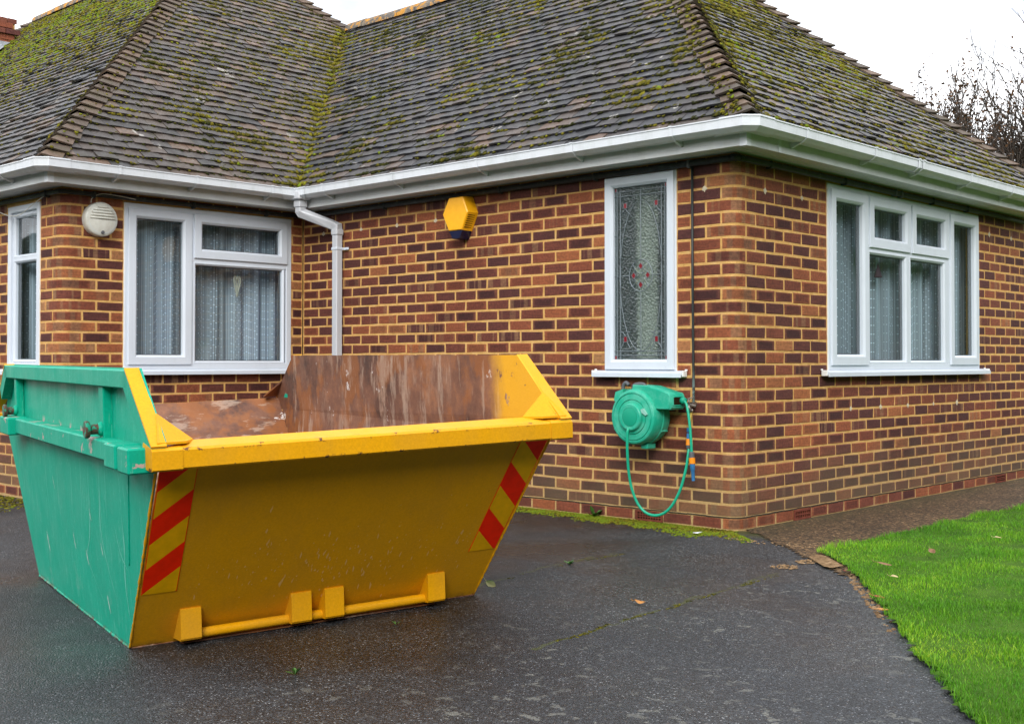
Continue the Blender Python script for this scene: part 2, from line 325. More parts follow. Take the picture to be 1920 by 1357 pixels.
    m = Mat('heavy_curtain', .9, .1); m.base(m.ramp(m.noise(m.wpos((1, 1, .05)), 30, 3), [(.3, (.11, .11, .17)), (.7, (.19, .19, .28))])); M['drape'] = m.m
    m = Mat('cream_voile', .9, .1, color=(.5, .5, .42)); M['voile'] = m.m
    m = Mat('room_paint', .9, .1, color=(.3, .27, .24)); M['room'] = m.m
    m = Mat('wicker_heart', .9, .1, color=(.42, .43, .36)); M['wicker'] = m.m
    m = Mat('white_china', .3, .5, color=(.6, .63, .62)); M['china'] = m.m
    m = Mat('houseplant_leaf', .5, .4, color=(.11, .19, .05)); M['hleaf'] = m.m
    m = Mat('dark_felt_cone', .8, .2, color=(.06, .035, .045)); M['cone'] = m.m
    m = Mat('alarm_yellow', .4, .5); m.base(m.ramp(m.noise(m.wpos(), 30, 3), [(.3, (.92, .42, .004)), (.7, (.96, .46, .008))])); M['alarm'] = m.m
    m = Mat('alarm_blue', .25, .5, color=(.006, .009, .04)); M['alarmblue'] = m.m
    m = Mat('shadow_slot', .9, .1, color=(.02, .012, .004)); M['slot'] = m.m
    m = Mat('old_white_plastic', .35, .5); m.base(m.ramp(m.noise(m.wpos(), 25, 4), [(.3, (.58, .57, .50)), (.7, (.68, .68, .62))])); M['oldwhite'] = m.m
    m = Mat('lamp_diffuser', .25, .5, color=(.62, .67, .68)); M['diffuser'] = m.m
    m = Mat('reel_green', .48, .45); w = m.wpos(); f = m.ramp(m.noise(w, 14, 5, .65), [(.42, 0.), (.7, 1.)])
    m.base(m.mix(m.math('MULTIPLY', f, .55), (.008, .36, .225), (.14, .52, .38))); m.bump(m.noise(w, 200, 3), .1, .002); M['reel'] = m.m
    m = Mat('latch_plastic', .4, .5, color=(.25, .5, .42)); M['latch'] = m.m
    m = Mat('reel_badge', .5, .4, color=(.004, .30, .18)); M['reelbadge'] = m.m
    m = Mat('hose_green', .38, .5, color=(.006, .36, .21)); M['hose'] = m.m
    m = Mat('grey_plastic', .5, .4, color=(.10, .105, .115)); M['greyp'] = m.m
    m = Mat('orange_plastic', .4, .5, color=(.85, .26, .006)); M['orange'] = m.m
    m = Mat('blue_plastic', .4, .5, color=(.035, .17, .38)); M['blue'] = m.m
    m = Mat('yellow_hose', .4, .5, color=(.62, .45, .1)); M['yhose'] = m.m
    m = Mat('chrome_ring', .25, .5, .9, (.6, .6, .6)); M['chrome'] = m.m
    for nm, a, b in (('leaf_brown', (.14, .07, .035), (.26, .14, .07)), ('leaf_orange', (.38, .15, .03), (.5, .24, .06)), ('leaf_pale', (.40, .31, .13), (.5, .4, .2)), ('leaf_red', (.25, .03, .02), (.35, .06, .03))):
        m = Mat(nm, .6, .4); m.base(m.ramp(m.noise(m.wpos(), 60, 4), [(.3, a), (.7, b)])); M[nm] = m.m
    m = Mat('weed_green', .5, .4, color=(.06, .15, .025)); M['weed'] = m.m
    m = Mat('white_scrap', .6, .4, color=(.7, .72, .75)); M['scrap'] = m.m
    m = Mat('tree_bark', .9, .2); m.base(m.ramp(m.noise(m.wpos((1, 1, .2)), 12, 4), [(.3, (.035, .028, .024)), (.7, (.09, .072, .06))])); M['bark'] = m.m
    m = Mat('tree_dead_leaf', .8, .2, color=(.085, .045, .022)); M['dleaf'] = m.m
mk_misc()
def mk_skip():
    def paint(nm, c, c2, rough=.42):
        m = Mat(nm, rough, .2); o = m.coord('Object')
        n = m.noise(o, 3.5, 5, .6); col = m.mix(m.ramp(n, [(.42, 0.), (.75, .55)]), c, c2)
        # streaks
        st = m.ramp(m.noise(m.coord('Object', (14, 14, .9)), 1.6, 3, .6), [(.6, 0.), (.72, 1.)]); col = m.mix(m.math('MULTIPLY', st, .22), col, c2)
        # fine orange-peel dirt
        col = m.mix(.35, col, m.ramp(m.noise(o, 120, 3, .6), [(.3, .78), (.7, 1.2)]), 'MULTIPLY')
        ch = m.ramp(m.noise(o, 13, 6, .75), [(.70, 0.), (.71, 1.)]); col = m.mix(ch, col, (.09, .035, .016))
        return m, o, col
    m, o, col = paint('skip_yellow_paint', (.74, .345, .002), (.62, .30, .012))
    z = m.sep(o)
    # pale scratches low on the end, rust along the bottom seam
    sc = m.math('MULTIPLY', m.ramp(m.noise(m.coord('Object', (6, 14, 7), rot=(.5, .2, 0)), 9, 4, .65), [(.66, 0.), (.68, 1.)]), m.ramp(m.math('ABSOLUTE', m.math('SUBTRACT', z[2], .28)), [(.0, 1.), (.26, 0.)]))
    col = m.mix(m.math('MULTIPLY', sc, .6), col, (.8, .5, .2))
    ru = m.math('MULTIPLY', m.ramp(z[2], [(.004, 1.), (.03, 0.)]), m.ramp(m.noise(o, 16, 4, .7), [(.4, 0.), (.6, 1.)])); col = m.mix(ru, col, (.12, .05, .02))
    ed = m.math('MAXIMUM', m.ramp(m.math('ABSOLUTE', m.math('SUBTRACT', z[2], .787)), [(.004, 1.), (.009, 0.)]), m.ramp(m.math('ABSOLUTE', m.math('SUBTRACT', z[2], .725)), [(.004, 1.), (.010, 0.)]))
    col = m.mix(m.math('MULTIPLY', ed, m.ramp(m.noise(o, 26, 5, .7), [(.57, 0.), (.62, 1.)])), col, (.11, .045, .018))
    dn = m.ramp(m.noise(m.coord('Object', (1, 1.6, .7), loc=(4, 2, 1)), 2.2, 5, .65), [(.45, 0.), (.75, 1.)]); col = m.mix(m.math('MULTIPLY', dn, .3), col, (.42, .22, .04))
    m.base(col); m.rough(m.ramp(m.noise(o, 5, 4), [(.3, .38), (.7, .65)])); m.bump(m.math('ADD', m.math('MULTIPLY', m.noise(o, 60, 3, .5), .12), m.noise(o, 2.4, 3, .5)), .22, .03); M['yellow'] = m.m
    m, o, col = paint('skip_green_paint', (.0, .335, .215), (.008, .385, .255))
    z = m.sep(o)
    sc = m.ramp(m.noise(m.coord('Object', (5, 5, .55), rot=(0, .22, 0)), 9, 3, .55), [(.60, 0.), (.612, 1.), (.618, 1.), (.63, 0.)]); col = m.mix(m.math('MULTIPLY', sc, .5), col, (.18, .55, .42))
    sm = m.ramp(m.noise(o, 4.2, 5, .7), [(.58, 0.), (.75, 1.)]); low = m.ramp(z[2], [(.0, 1.), (.3, 0.)])
    col = m.mix(m.math('MULTIPLY', m.math('MULTIPLY', sm, low), .75), col, (.28, .42, .36))
    ra = m.math('MULTIPLY', m.ramp(m.noise(o, 8, 4, .6), [(.63, 0.), (.645, 1.)]), m.ramp(m.math('ABSOLUTE', m.math('SUBTRACT', z[2], .76)), [(.03, 1.), (.06, 0.)])); col = m.mix(ra, col, (.42, .33, .29))
    ru = m.math('MULTIPLY', m.ramp(z[2], [(.004, 1.), (.02, 0.)]), m.ramp(m.noise(o, 18, 4, .7), [(.45, 0.), (.6, 1.)])); col = m.mix(ru, col, (.1, .05, .03))
    m.base(col); m.rough(m.ramp(m.noise(o, 5, 4), [(.3, .42), (.7, .62)])); m.bump(m.math('ADD', m.math('MULTIPLY', m.noise(o, 60, 3, .5), .12), m.noise(o, 2.1, 3, .5)), .22, .03); M['green'] = m.m
    m = Mat('skip_rust', .75, .35); o = m.coord('Object')
    n = m.noise(o, 3.2, 7, .68); col = m.ramp(n, [(.32, (.045, .02, .014)), (.43, (.12, .052, .032)), (.54, (.19, .085, .05)), (.68, (.33, .145, .07))])
    org = m.ramp(m.noise(m.coord('Object', (1.4, 1, 1), loc=(3, 1, 2)), 2.6, 6, .62), [(.51, 0.), (.57, 1.)]); col = m.mix(m.math('MULTIPLY', org, .6), col, (.30, .10, .02))
    z = m.sep(o)
    sv = m.coord('Object', (3.2, 1, 1.1), rot=(0, .55, 0)); st = m.ramp(m.noise(sv, 3.4, 6, .7), [(.52, 0.), (.60, 1.)])
    mid = m.ramp(m.math('ABSOLUTE', m.math('ADD', z[0], .15)), [(.2, 1.), (1.0, .12)])
    col = m.mix(m.math('MULTIPLY', m.math('MULTIPLY', st, mid), .75), col, (.36, .23, .16))
    st2 = m.ramp(m.noise(m.coord('Object', (5, 1, .9), loc=(1, 0, 0), rot=(0, -.35, 0)), 3.2, 5, .7), [(.56, 0.), (.62, 1.)]); col = m.mix(m.math('MULTIPLY', st2, .5), col, (.44, .33, .25))
    wh = m.ramp(m.noise(m.coord('Object', (3, 1, 2.2), loc=(7, 0, 4)), 2.4, 6, .75), [(.655, 0.), (.67, 1.)]); col = m.mix(wh, col, (.62, .58, .55))
    # surviving yellow paint towards the near corner of the inside
    pv = m.math('ADD', z[0], m.math('MULTIPLY', m.math('SUBTRACT', m.noise(o, 6, 4, .6), .5), .16)); pm = m.ramp(m.math('MULTIPLY', m.math('SUBTRACT', pv, m.math('MULTIPLY', z[2], -.10)), .5), [(.555, 0.), (.615, 1.)])
    blot = m.ramp(m.noise(o, 16, 4, .6), [(.62, 1.), (.67, 0.)])
    pm2 = m.math('MULTIPLY', m.ramp(m.math('MULTIPLY', pv, -.5), [(.635, 0.), (.66, 1.)]), m.math('GREATER_THAN', z[1], .745))
    col = m.mix(m.math('MULTIPLY', pm, blot), col, (.74, .38, .012))
    m.base(col); m.rough(m.ramp(n, [(.3, .55), (.7, .85)])); m.bump(m.noise(o, 45, 6, .7), .3, .006); M['rust'] = m.m
    m = Mat('lug_steel', .6, .4, .3); m.base(m.ramp(m.noise(m.coord('Object'), 30, 4, .7), [(.44, (.012, .3, .19)), (.5, (.09, .045, .03)), (.7, (.17, .1, .07))])); M['lug'] = m.m
    # reflective board, red and amber diagonal blocks in the board's own UV
    for nm, d in (('chevron_left', 1), ('chevron_right', -1)):
        m = Mat(nm, .45, .15); uv = m.n('UVMap'); s = m.sep(uv.outputs['UV'])
        t = m.math('ADD', s[1], m.math('MULTIPLY', s[0], -.215*d)); t = m.math('MULTIPLY', m.math('ADD', t, 1.632 if d > 0 else 1.432), 2.45)
        fr = m.math('FRACT', t); red = m.math('LESS_THAN', fr, .5)
        edge = m.math('GREATER_THAN', m.math('ABSOLUTE', m.math('SUBTRACT', s[0], .5)), .482); red = m.math('MAXIMUM', red, edge)
        dirt = m.ramp(m.noise(m.coord('Object'), 25, 4), [(.3, .88), (.7, 1.05)])
        m.base(m.mix(1, m.mix(red, (.88, .45, .0), (1.0, .022, .0)), dirt, 'MULTIPLY')); M[nm] = m.m
mk_skip()
def mk_ground():
    m = Mat('tarmac', .6, .45); w = m.wpos()
    n = m.noise(w, 1.3, 5, .6); col = m.ramp(n, [(.3, (.0155, .0182, .0220)), (.7, (.0275, .031, .0355))])
    v = m.n('TexVoronoi'); v.inputs['Scale'].default_value = 165; m.l(w, v.inputs['Vector']); hs = m.sep(v.outputs['Color'])
    stone = m.ramp(hs[0], [(.35, (.35, .35, .37)), (.75, (1.3, 1.3, 1.3)), (1, (2.6, 2.6, 2.6))]); col = m.mix(1, col, stone, 'MULTIPLY')
    wht = m.math('MULTIPLY', m.math('GREATER_THAN', hs[1], .958), m.math('LESS_THAN', v.outputs['Distance'], .5)); col = m.mix(m.math('MULTIPLY', m.math('MULTIPLY', wht, m.ramp(m.noise(w, 2.6, 4, .6), [(.3, .25), (.7, 1.)])), .9), col, (.36, .37, .38))
    tan = m.math('MULTIPLY', m.math('GREATER_THAN', hs[2], .985), m.math('LESS_THAN', v.outputs['Distance'], .5)); col = m.mix(m.math('MULTIPLY', tan, .4), col, (.20, .14, .10))
    col = m.mix(1, col, m.ramp(m.noise(w, .55, 5, .65), [(.36, (.62, .62, .66)), (.5, (1, 1, 1)), (.66, (1.45, 1.42, 1.36))]), 'MULTIPLY')
    # lichen patches, denser to the lower right of the drive
    pos = m.sep(w); dens = m.ramp(m.math('MULTIPLY', pos[0], .4), [(.22, .06), (.5, 1.)])
    li = m.math('MULTIPLY', m.ramp(m.noise(m.wpos((1, 1, 1)), 15, 6, .66), [(.575, 0.), (.615, 1.)]), m.ramp(m.noise(w, 1.7, 3, .5), [(.4, .15), (.6, 1.)]))
    col = m.mix(m.math('MULTIPLY', m.math('MULTIPLY', li, dens), .6), col, (.19, .19, .165))
    # moss seam: stained joints of old patches in the drive
    def seam(x0, y0, x1, y1, wd):
        dx, dy = x1-x0, y1-y0; ln = math.hypot(dx, dy)
        t = m.math('DIVIDE', m.math('ADD', m.math('MULTIPLY', m.math('SUBTRACT', pos[0], x0), dx/ln), m.math('MULTIPLY', m.math('SUBTRACT', pos[1], y0), dy/ln)), ln)
        d = m.math('ABSOLUTE', m.math('ADD', m.math('ADD', m.math('MULTIPLY', m.math('SUBTRACT', pos[0], x0), -dy/ln), m.math('MULTIPLY', m.math('SUBTRACT', pos[1], y0), dx/ln)), m.math('MULTIPLY', m.math('SUBTRACT', m.noise(w, 5, 3), .5), .12)))
        a = m.math('MULTIPLY', m.math('LESS_THAN', d, wd), m.math('LESS_THAN', m.math('ABSOLUTE', m.math('SUBTRACT', t, .5)), .5))
        return m.math('MULTIPLY', a, m.ramp(m.noise(w, 9, 4, .6), [(.40, 0.), (.5, 1.)]))
    sm = m.math('MAXIMUM', seam(1.12, -3.1, .95, -1.1, .011), seam(.22, -2.5, .02, -1.2, .009))
    col = m.mix(m.math('MULTIPLY', sm, .75), col, (.05, .06, .012))
    # damp green film next to the wall and lawn edge
    fl = m.math('MULTIPLY', m.ramp(pos[1], [(0, 0.), (1, 1.)]), 1.0)
    fl = m.ramp(m.math('ADD', m.math('MULTIPLY', pos[1], 1.0), m.math('MULTIPLY', m.noise(w, 4, 4, .6), .35)), [(0, 0.), (.16, .8)]); col = m.mix(fl, col, (.05, .058, .014))
    m.base(col)
    wet = m.noise(m.wpos((1, 1, 1)), .9, 4, .55); m.rough(m.ramp(wet, [(.40, .26), (.6, .58)]))
    h = m.math('ADD', m.math('MULTIPLY', v.outputs['Distance'], -1.0), m.math('MULTIPLY', m.noise(w, 60, 3), .5)); m.bump(h, .7, .006); M['tarmac'] = m.m
    m = Mat('exposed_aggregate', .85, .3); w = m.wpos()
    v = m.n('TexVoronoi'); v.inputs['Scale'].default_value = 78; m.l(w, v.inputs['Vector']); hs = m.sep(v.outputs['Color'])
    col = m.ramp(hs[0], [(0, (.022, .013, .007)), (.5, (.066, .040, .020)), (.85, (.145, .082, .036)), (1, (.28, .18, .09))])
    col = m.mix(.7, col, m.ramp(m.noise(w, 2.2, 5, .6), [(.3, .5), (.7, 1.25)]), 'MULTIPLY')
    col = m.mix(m.math('MULTIPLY', m.ramp(m.sep(w)[0], [(.03, 1.), (.35, 0.)]), m.ramp(m.noise(w, 3, 4, .6), [(.35, 0.), (.6, .6)])), col, (.06, .055, .02))
    m.base(col); m.bump(m.math('MULTIPLY', v.outputs['Distance'], -1.), .9, .008); M['path'] = m.m
    m = Mat('lawn_soil', .95, .1); w = m.wpos(); m.base(m.ramp(m.noise(w, 5, 5, .6), [(.3, (.03, .075, .007)), (.7, (.062, .13, .012))])); m.bump(m.noise(w, 80, 4), .6, .01); M['soil'] = m.m
    m = Mat('grass_blade', .55, .3); t = m.attr('tone'); w = m.wpos()
    col = m.ramp(t, [(0, (.045, .15, .006)), (.4, (.085, .27, .009)), (.75, (.135, .36, .012)), (1, (.26, .42, .03))])
    col = m.mix(.8, col, m.ramp(m.noise(w, 1.7, 4, .6), [(.36, (.58, .76, .65)), (.64, (1.5, 1.22, 1.0))]), 'MULTIPLY'); m.base(col)
    m.b.inputs['Subsurface Weight'].default_value = 0; M['grass'] = m.m
    m = Mat('edge_mortar_rubble', .95, .1); w = m.wpos(); m.base(m.ramp(m.noise(w, 30, 5, .65), [(.3, (.10, .06, .03)), (.55, (.25, .16, .085)), (.75, (.42, .3, .19))])); m.bump(m.noise(w, 70, 5), .9, .012); M['rubble'] = m.m
    m = Mat('far_ground', .95, .1); m.base(m.ramp(m.noise(m.wpos(), .6, 4), [(.3, (.04, .075, .015)), (.7, (.07, .10, .025))])); M['far'] = m.m
mk_ground()

# ------------------------------------------------------------------ ground
XC, YC = -.709, -3.097
def gz(x, y):
    v = (x-XC)*.255 + (y-YC)*.967
    z = .033*max(v, -2.2)*(1-ss(v, .85, 2.4)) - .002
    return z*(1-ss(x, .35, 1.1))
LW, WW, WX1 = -4.409, -2.19, 4.8        # wing face x, wing front y, far end of the right wall
def sheet(name, inside, x0, x1, y0, y1, st, mat, dz, edge=None):
    xs = np.arange(x0, x1+1e-6, st); ys = np.arange(y0, y1+1e-6, st); mb = MB(); nx = len(xs)
    mb.v = [(x, y, gz(x, y)+dz) for y in ys for x in xs]
    for j in range(len(ys)-1):
        for i in range(nx-1):
            if inside((xs[i]+xs[i+1])/2, (ys[j]+ys[j+1])/2): mb.f.append((j*nx+i, j*nx+i+1, (j+1)*nx+i+1, (j+1)*nx+i)); mb.m.append(0)
    used = sorted({i for f in mb.f for i in f}); mp = {a: b for b, a in enumerate(used)}
    mb.v = [mb.v[i] for i in used]; mb.f = [tuple(mp[i] for i in f) for f in mb.f]
    return mb.build(name, mat, smooth=True, fixn=False)
mb = MB(); mb.add([(-400, -400, -.12), (400, -400, -.12), (400, 400, -.12), (-400, 400, -.12)], [(0, 1, 2, 3)])
tag(mb.build('ground', M['far'], fixn=False), kind='structure')
EDGE = [(.80, -.455), (.873, -.50), (1.0, -.60), (1.22, -.86), (1.45, -1.17), (1.70, -1.54), (1.9, -1.81), (2.05, -2.03), (2.25, -2.33), (2.42, -2.56), (2.7, -2.95), (3.1, -3.5), (3.7, -4.4)]
def edge_x(y):          # lawn edge: smallest x belonging to the lawn at this y
    if y > EDGE[0][1]: return .80 + .02*math.sin(y*3.1) + .012*math.sin(y*9.7) + .03*ss(y, 0, 2.5)
    for (xa, ya), (xb, yb) in zip(EDGE, EDGE[1:]):
        if yb <= y <= ya: return xa + (xb-xa)*(ya-y)/(ya-yb) + .01*math.sin(y*23)
    return 3.7
def is_lawn(x, y): return x > edge_x(y)
def path_cut(x, y): return y > .007 - .86*(x-.121) if x > 0 else False      # beyond the tarmac's end
def is_path(x, y): return x > -.02 and path_cut(x, y) and x < edge_x(y)+.12
tag(sheet('tarmac_drive', lambda x, y: not (is_lawn(x-.06, y) and x > 1.) and not (path_cut(x-.05, y-.05) and x > .05), -9, 4.2, -9, .1, .06, M['tarmac'], 0), kind='structure')
tag(sheet('garden_path', is_path, -.02, 1.3, -1.0, 9, .05, M['path'], .004), kind='structure')
tag(sheet('lawn', lambda x, y: is_lawn(x, y), .6, 9, -7, 9, .05, M['soil'], .018), kind='structure')
# crumbled mortar edging between tarmac and lawn
mb = MB(); rr = random.Random(3)
for (xa, ya), (xb, yb) in zip(EDGE[:10], EDGE[1:11]):
    for k in range(46):
        t = rr.random(); x = xa+(xb-xa)*t - .015 + rr.uniform(-.03, .03); y = ya+(yb-ya)*t - .01 + rr.uniform(-.03, .02); s = rr.uniform(.003, .011)
        if (math.sin(x*9+y*4)+rr.uniform(-.5, .5)) < 0: continue
        z = gz(x, y); n = 6; V = [(x+s*1.5*math.cos(2*math.pi*i/n)*rr.uniform(.7, 1.2), y+s*1.5*math.sin(2*math.pi*i/n)*rr.uniform(.7, 1.2), z-.004) for i in range(n)] + [(x+s*.8*math.cos(2*math.pi*i/n), y+s*.8*math.sin(2*math.pi*i/n), z+s*.55) for i in range(n)]
        mb.add(V, [tuple(range(n, 2*n))]+[(i, (i+1) % n, n+(i+1) % n, n+i) for i in range(n)])
def pebbles(cx, cy, rx, ry, cnt):
    for _ in range(cnt):
        a = rr.random()*6.283; q = math.sqrt(rr.random()); x = cx+rx*q*math.cos(a); y = cy+ry*q*math.sin(a); s = rr.uniform(.004, .010); z = gz(x, y)+.004; n = 5
        V = [(x+s*math.cos(2*math.pi*i/n), y+s*math.sin(2*math.pi*i/n), z) for i in range(n)] + [(x, y, z+s*.8)]
        mb.add(V, [(i, (i+1) % n, n) for i in range(n)])
pebbles(.89, -.94, .07, .07, 60); pebbles(.89, -.72, .06, .07, 60); pebbles(.45, -.30, .4, .05, 50)
for k in range(14):      # flat cement fillet by the lawn tip
    t = k/13; x = .88+.2*t; y = -.60-.2*t
    mb.add([(x-.04, y-.03, .012), (x+.02, y-.045, .012), (x+.045, y+.02, .02), (x-.02, y+.04, .02)], [(0, 1, 2, 3)])
tag(mb.build('edging_rubble', M['rubble']), 'crumbled tan mortar edging between the dark drive and the lawn', 'rubble', kind='stuff')

# grass blades
def grass():
    pts = []; rr = np.random.default_rng(11)
    dens = 15000; X = rr.uniform(.62, 5.2, 800000); Y = rr.uniform(-4.8, 5.2, 800000); V = []; F = []; T = []
    keep = 0
    for x, y in zip(X, Y):
        ex = edge_x(y)
        if x < ex-.015: continue
        px, py, z = P2((x, y, .02))
        if z < .5 or px > 3000 or (px > 2060 and rr.random() > .4) or (py > 1500 and rr.random() > .4): continue
        if z > 5 and rr.random() > (5/z)**1.6: continue
        keep += 1
        hgt = rr.uniform(.013, .031)*(1.35 if x-ex < .05 else 1)*(.8+.75*mnoise.noise((x*3.4, y*3.4, 0)))
        a = rr.uniform(0, 6.283); ln = rr.uniform(.1, .75)*hgt; wd = rr.uniform(.0008, .0015)*(1 if z < 6 else z/6)
        lx, ly = math.cos(a)*ln, math.sin(a)*ln; b = rr.uniform(0, 6.283); wx, wy = math.cos(b)*wd, math.sin(b)*wd; z0 = .012
        i = len(V); V += [(x-wx, y-wy, z0), (x+wx, y+wy, z0), (x+lx*.4+wx*.7, y+ly*.4+wy*.7, z0+hgt*.62), (x+lx*.4-wx*.7, y+ly*.4-wy*.7, z0+hgt*.62), (x+lx, y+ly, z0+hgt)]
        F += [(i, i+1, i+2, i+3), (i+3, i+2, i+4)]
        t = min(1, max(0, rr.normal(.45, .22)+.45*mnoise.noise((x*1.6+5, y*1.6, 3))+(.3 if rr.random() < .05 else 0))); T += [t*.75, t*.75, t, t, min(1, t*1.15)]
    me = bpy.data.meshes.new('grass'); me.from_pydata(V, [], F); me.materials.append(M['grass'])
    at = me.attributes.new('tone', 'FLOAT', 'POINT'); at.data.foreach_set('value', T)
    return tag(link('grass', me), 'bright green mown grass of the front lawn', 'grass', kind='stuff')
grass()

# ------------------------------------------------------------------ the bungalow
HOUSE = empty('brick_bungalow', (-2.2, 0, 0))
tag(HOUSE, 'red brick bungalow with mossy hipped tile roof and white gutters', 'house')
INVH = Matrix.Translation((2.2, 0, 0))
def part(o, parent):        # parent while keeping the world position
    o.parent = parent; o.matrix_parent_inverse = parent.matrix_basis.inverted() if parent is HOUSE else Matrix.Identity(4); return o
BH, BL, JT = .079, .225, .0135
RB = .085       # bull-nose radius
TOPZ = 2.335
# wall frames: map (u, z, d) to world, d = out of the wall
FA = lambda u, z, d=0: (u, -d, z)
FD = lambda u, z, d=0: (u, WW-d, z)
FB = lambda u, z, d=0: (d, u, z)
FC = lambda u, z, d=0: (LW+d, u, z)
def nose(cx, cy, s, d, flip=False):
    """virtual corner coordinate s (<0 on the front leg, >0 on the right-hand leg) -> xy with rounded corner, d outward"""
    if s <= -RB: return (cx+s, cy-d)
    if s >= RB: return (cx+d, cy+s)
    a = (s+RB)/(2*RB)*math.pi/2
    return (cx-RB+(RB+d)*math.sin(a), cy+RB-(RB+d)*math.cos(a))
# openings (u0,u1,z0,z1)
WIN_A = (-1.033, -.452, .985, 2.279); WIN_B = (1.132, 3.685, .985, 2.270); WIN_C = (-1.688, -.134, .985, 2.268); WIN_D = (-5.297, -4.752, .985, 2.255)
# --- brick meshes
_bm = {}
def brick_mesh(L, H, variant):
    key = (round(L*500), round(H*500), variant)
    if key in _bm: return _bm[key]
    rr = random.Random(hash(key)); L = key[0]/500; H = key[1]/500; h, k = L/2, H/2; c = .0048
    j = lambda a: rr.uniform(-a, a)
    # back ring, shoulder ring, face ring
    pts = []
    for dd, ins, jj in ((-.05, 0, 0), (-.0045, 0, .0028), (0, c, .003)):
        for sx, sz in ((-1, -1), (1, -1), (1, 1), (-1, 1)):
            pts.append((sx*(h-ins)+j(jj), sz*(k-ins)+j(jj), dd+(j(.0008) if dd == 0 else 0)))
    F = [(3, 2, 1, 0)] + [(i, (i+1) % 4, 4+(i+1) % 4, 4+i) for i in range(4)] + [(4+i, 4+(i+1) % 4, 8+(i+1) % 4, 8+i) for i in range(4)] + [(8, 9, 10, 11)]
    me = bpy.data.meshes.new('brick'); me.from_pydata([(x, -d, z) for x, z, d in pts], [], F); me.materials.append(M['brick'])
    uv = me.uv_layers.new(name='UVMap')
    for lo in me.loops:
        v = me.vertices[lo.vertex_index].co; uv.data[lo.index].uv = (v.x/L+.5, v.z/H+.5)
    _bm[key] = me; return me
def bent_mesh(cx, cy, s0, s1, z0, z1):
    """a bull-nosed brick that turns the corner"""
    n = 14; V = []; F = []; UV = []
    def ring(d, ins):
        out = []
        for k in range(n+1):
            s = s0+ins+(s1-s0-2*ins)*k/n; x, y = nose(cx, cy, s, d); out.append((x, y, k/n))
        return out
    rows = [(z0, -.02, 0), (z0, -.004, 0), (z0+.0035, 0, .0035), (z1-.0035, 0, .0035), (z1, -.004, 0), (z1, -.02, 0)]
    for z, d, ins in rows:
        for x, y, u in ring(d, ins): V.append((x, y, z)); UV.append((u, (z-z0)/(z1-z0)))
    m = n+1
    for r in range(len(rows)-1):
        for k in range(n): F.append((r*m+k, r*m+k+1, (r+1)*m+k+1, (r+1)*m+k))
    for k in (0, n):
        q = [r*m+k for r in range(len(rows))]; F.append(tuple(q[::-1]) if k == 0 else tuple(q))
    me = bpy.data.meshes.new('brick'); me.from_pydata(V, [], F); me.materials.append(M['brick']); uv = me.uv_layers.new(name='UVMap')
    for lo in me.loops: uv.data[lo.index].uv = UV[lo.vertex_index]
    me.polygons.foreach_set('use_smooth', [True]*len(F)); me.set_sharp_from_angle(angle=R(30)); return me
ROT = {'A': 0., 'D': 0., 'B': R(90), 'C': R(90)}
FR = {'A': FA, 'B': FB, 'C': FC, 'D': FD}
BRICKS = {k: [] for k in 'ABCD'}
brr = random.Random(21)
def tone_pick(z, corner=False, jamb=False):
    r = brr.random()
    if corner: return brr.uniform(.35, .95), .9
    if jamb: return brr.uniform(.6, 1.0), False
    if r < .58: t = brr.uniform(0, .40)
    elif r < .90: t = brr.uniform(.38, .66)
    else: t = brr.uniform(.66, .9)
    return t, (brr.uniform(.4, .9) if brr.random() < .17 else 0)
def add_brick(w, u0, u1, i, z0=None, z1=None, **k):
    z0 = i*BH+JT/2 if z0 is None else z0; z1 = (i+1)*BH-JT/2 if z1 is None else z1
    u0 += JT/2; u1 -= JT/2
    if u1-u0 < .02: return
    t, b = tone_pick((z0+z1)/2, **k)
    if i == 0: t = brr.uniform(.3, .75)
    BRICKS[w].append(dict(u=(u0+u1)/2, z=(z0+z1)/2, L=u1-u0, H=z1-z0, t=t, b=float(b)))
def run(w, joints, i, lo, hi, win, z1=None):
    """bricks between consecutive joints clipped to [lo,hi] and to the window opening"""
    zc = (i+.5)*BH; cut = win and .94 < zc < win[3]+.004
    J = sorted([j for j in joints if lo+.03 < j < hi-.03] + [lo, hi])
    for a, b in zip(J, J[1:]):
        segs = [(a, b)]
        if cut:
            segs = []
            if a < win[0]: segs.append((a, min(b, win[0]-.002)))
            if b > win[1]: segs.append((max(a, win[1]+.002), b))
        for p, q in segs:
            if q-p < .035: continue
            jam = cut and (abs(q-win[0]) < .01 or abs(p-win[1]) < .01) and (q-p) < .13
            add_brick(w, p, q, i, z1=z1, jamb=bool(jam and brr.random() < .8))
CORN = []        # wrap-around bricks: (cx, cy, s0, s1, i)
NR = 30
for i in range(NR):
    even = i % 2 == 0; z1 = min((i+1)*BH-JT/2, TOPZ-.004)
    la, lb = (.1125, .225) if even else (.225, .1125)
    CORN.append((0, 0, -la, lb, i, z1, 'A'))
    def vx(s):
        if s > -.45: return s
        if s > -1.0125: return -.45+(s+.45)*(.587/.5625)
        return s-.0245
    run('A', [vx(-la-BL*n) for n in range(1, 21)], i, LW+.006, -la, WIN_A, z1)
    run('B', [lb+BL*n for n in range(1, 24)], i, lb, WX1, WIN_B, z1)
    cc = -1.688-(0 if even else .1125); lc = (WW-(-cc)); lc = None
    first = (-1.688-.225) if even else (-1.688-.1125-.225)
    sd = -4.655 if even else -4.546
    CORN.append((LW, WW, sd-LW, first-WW, i, z1, 'C'))
    run('C', [first+BL*n for n in range(1, 12)], i, first, -.006, WIN_C, z1)
    run('D', [sd-BL*n for n in range(1, 40)], i, -9.0, sd, WIN_D, z1)
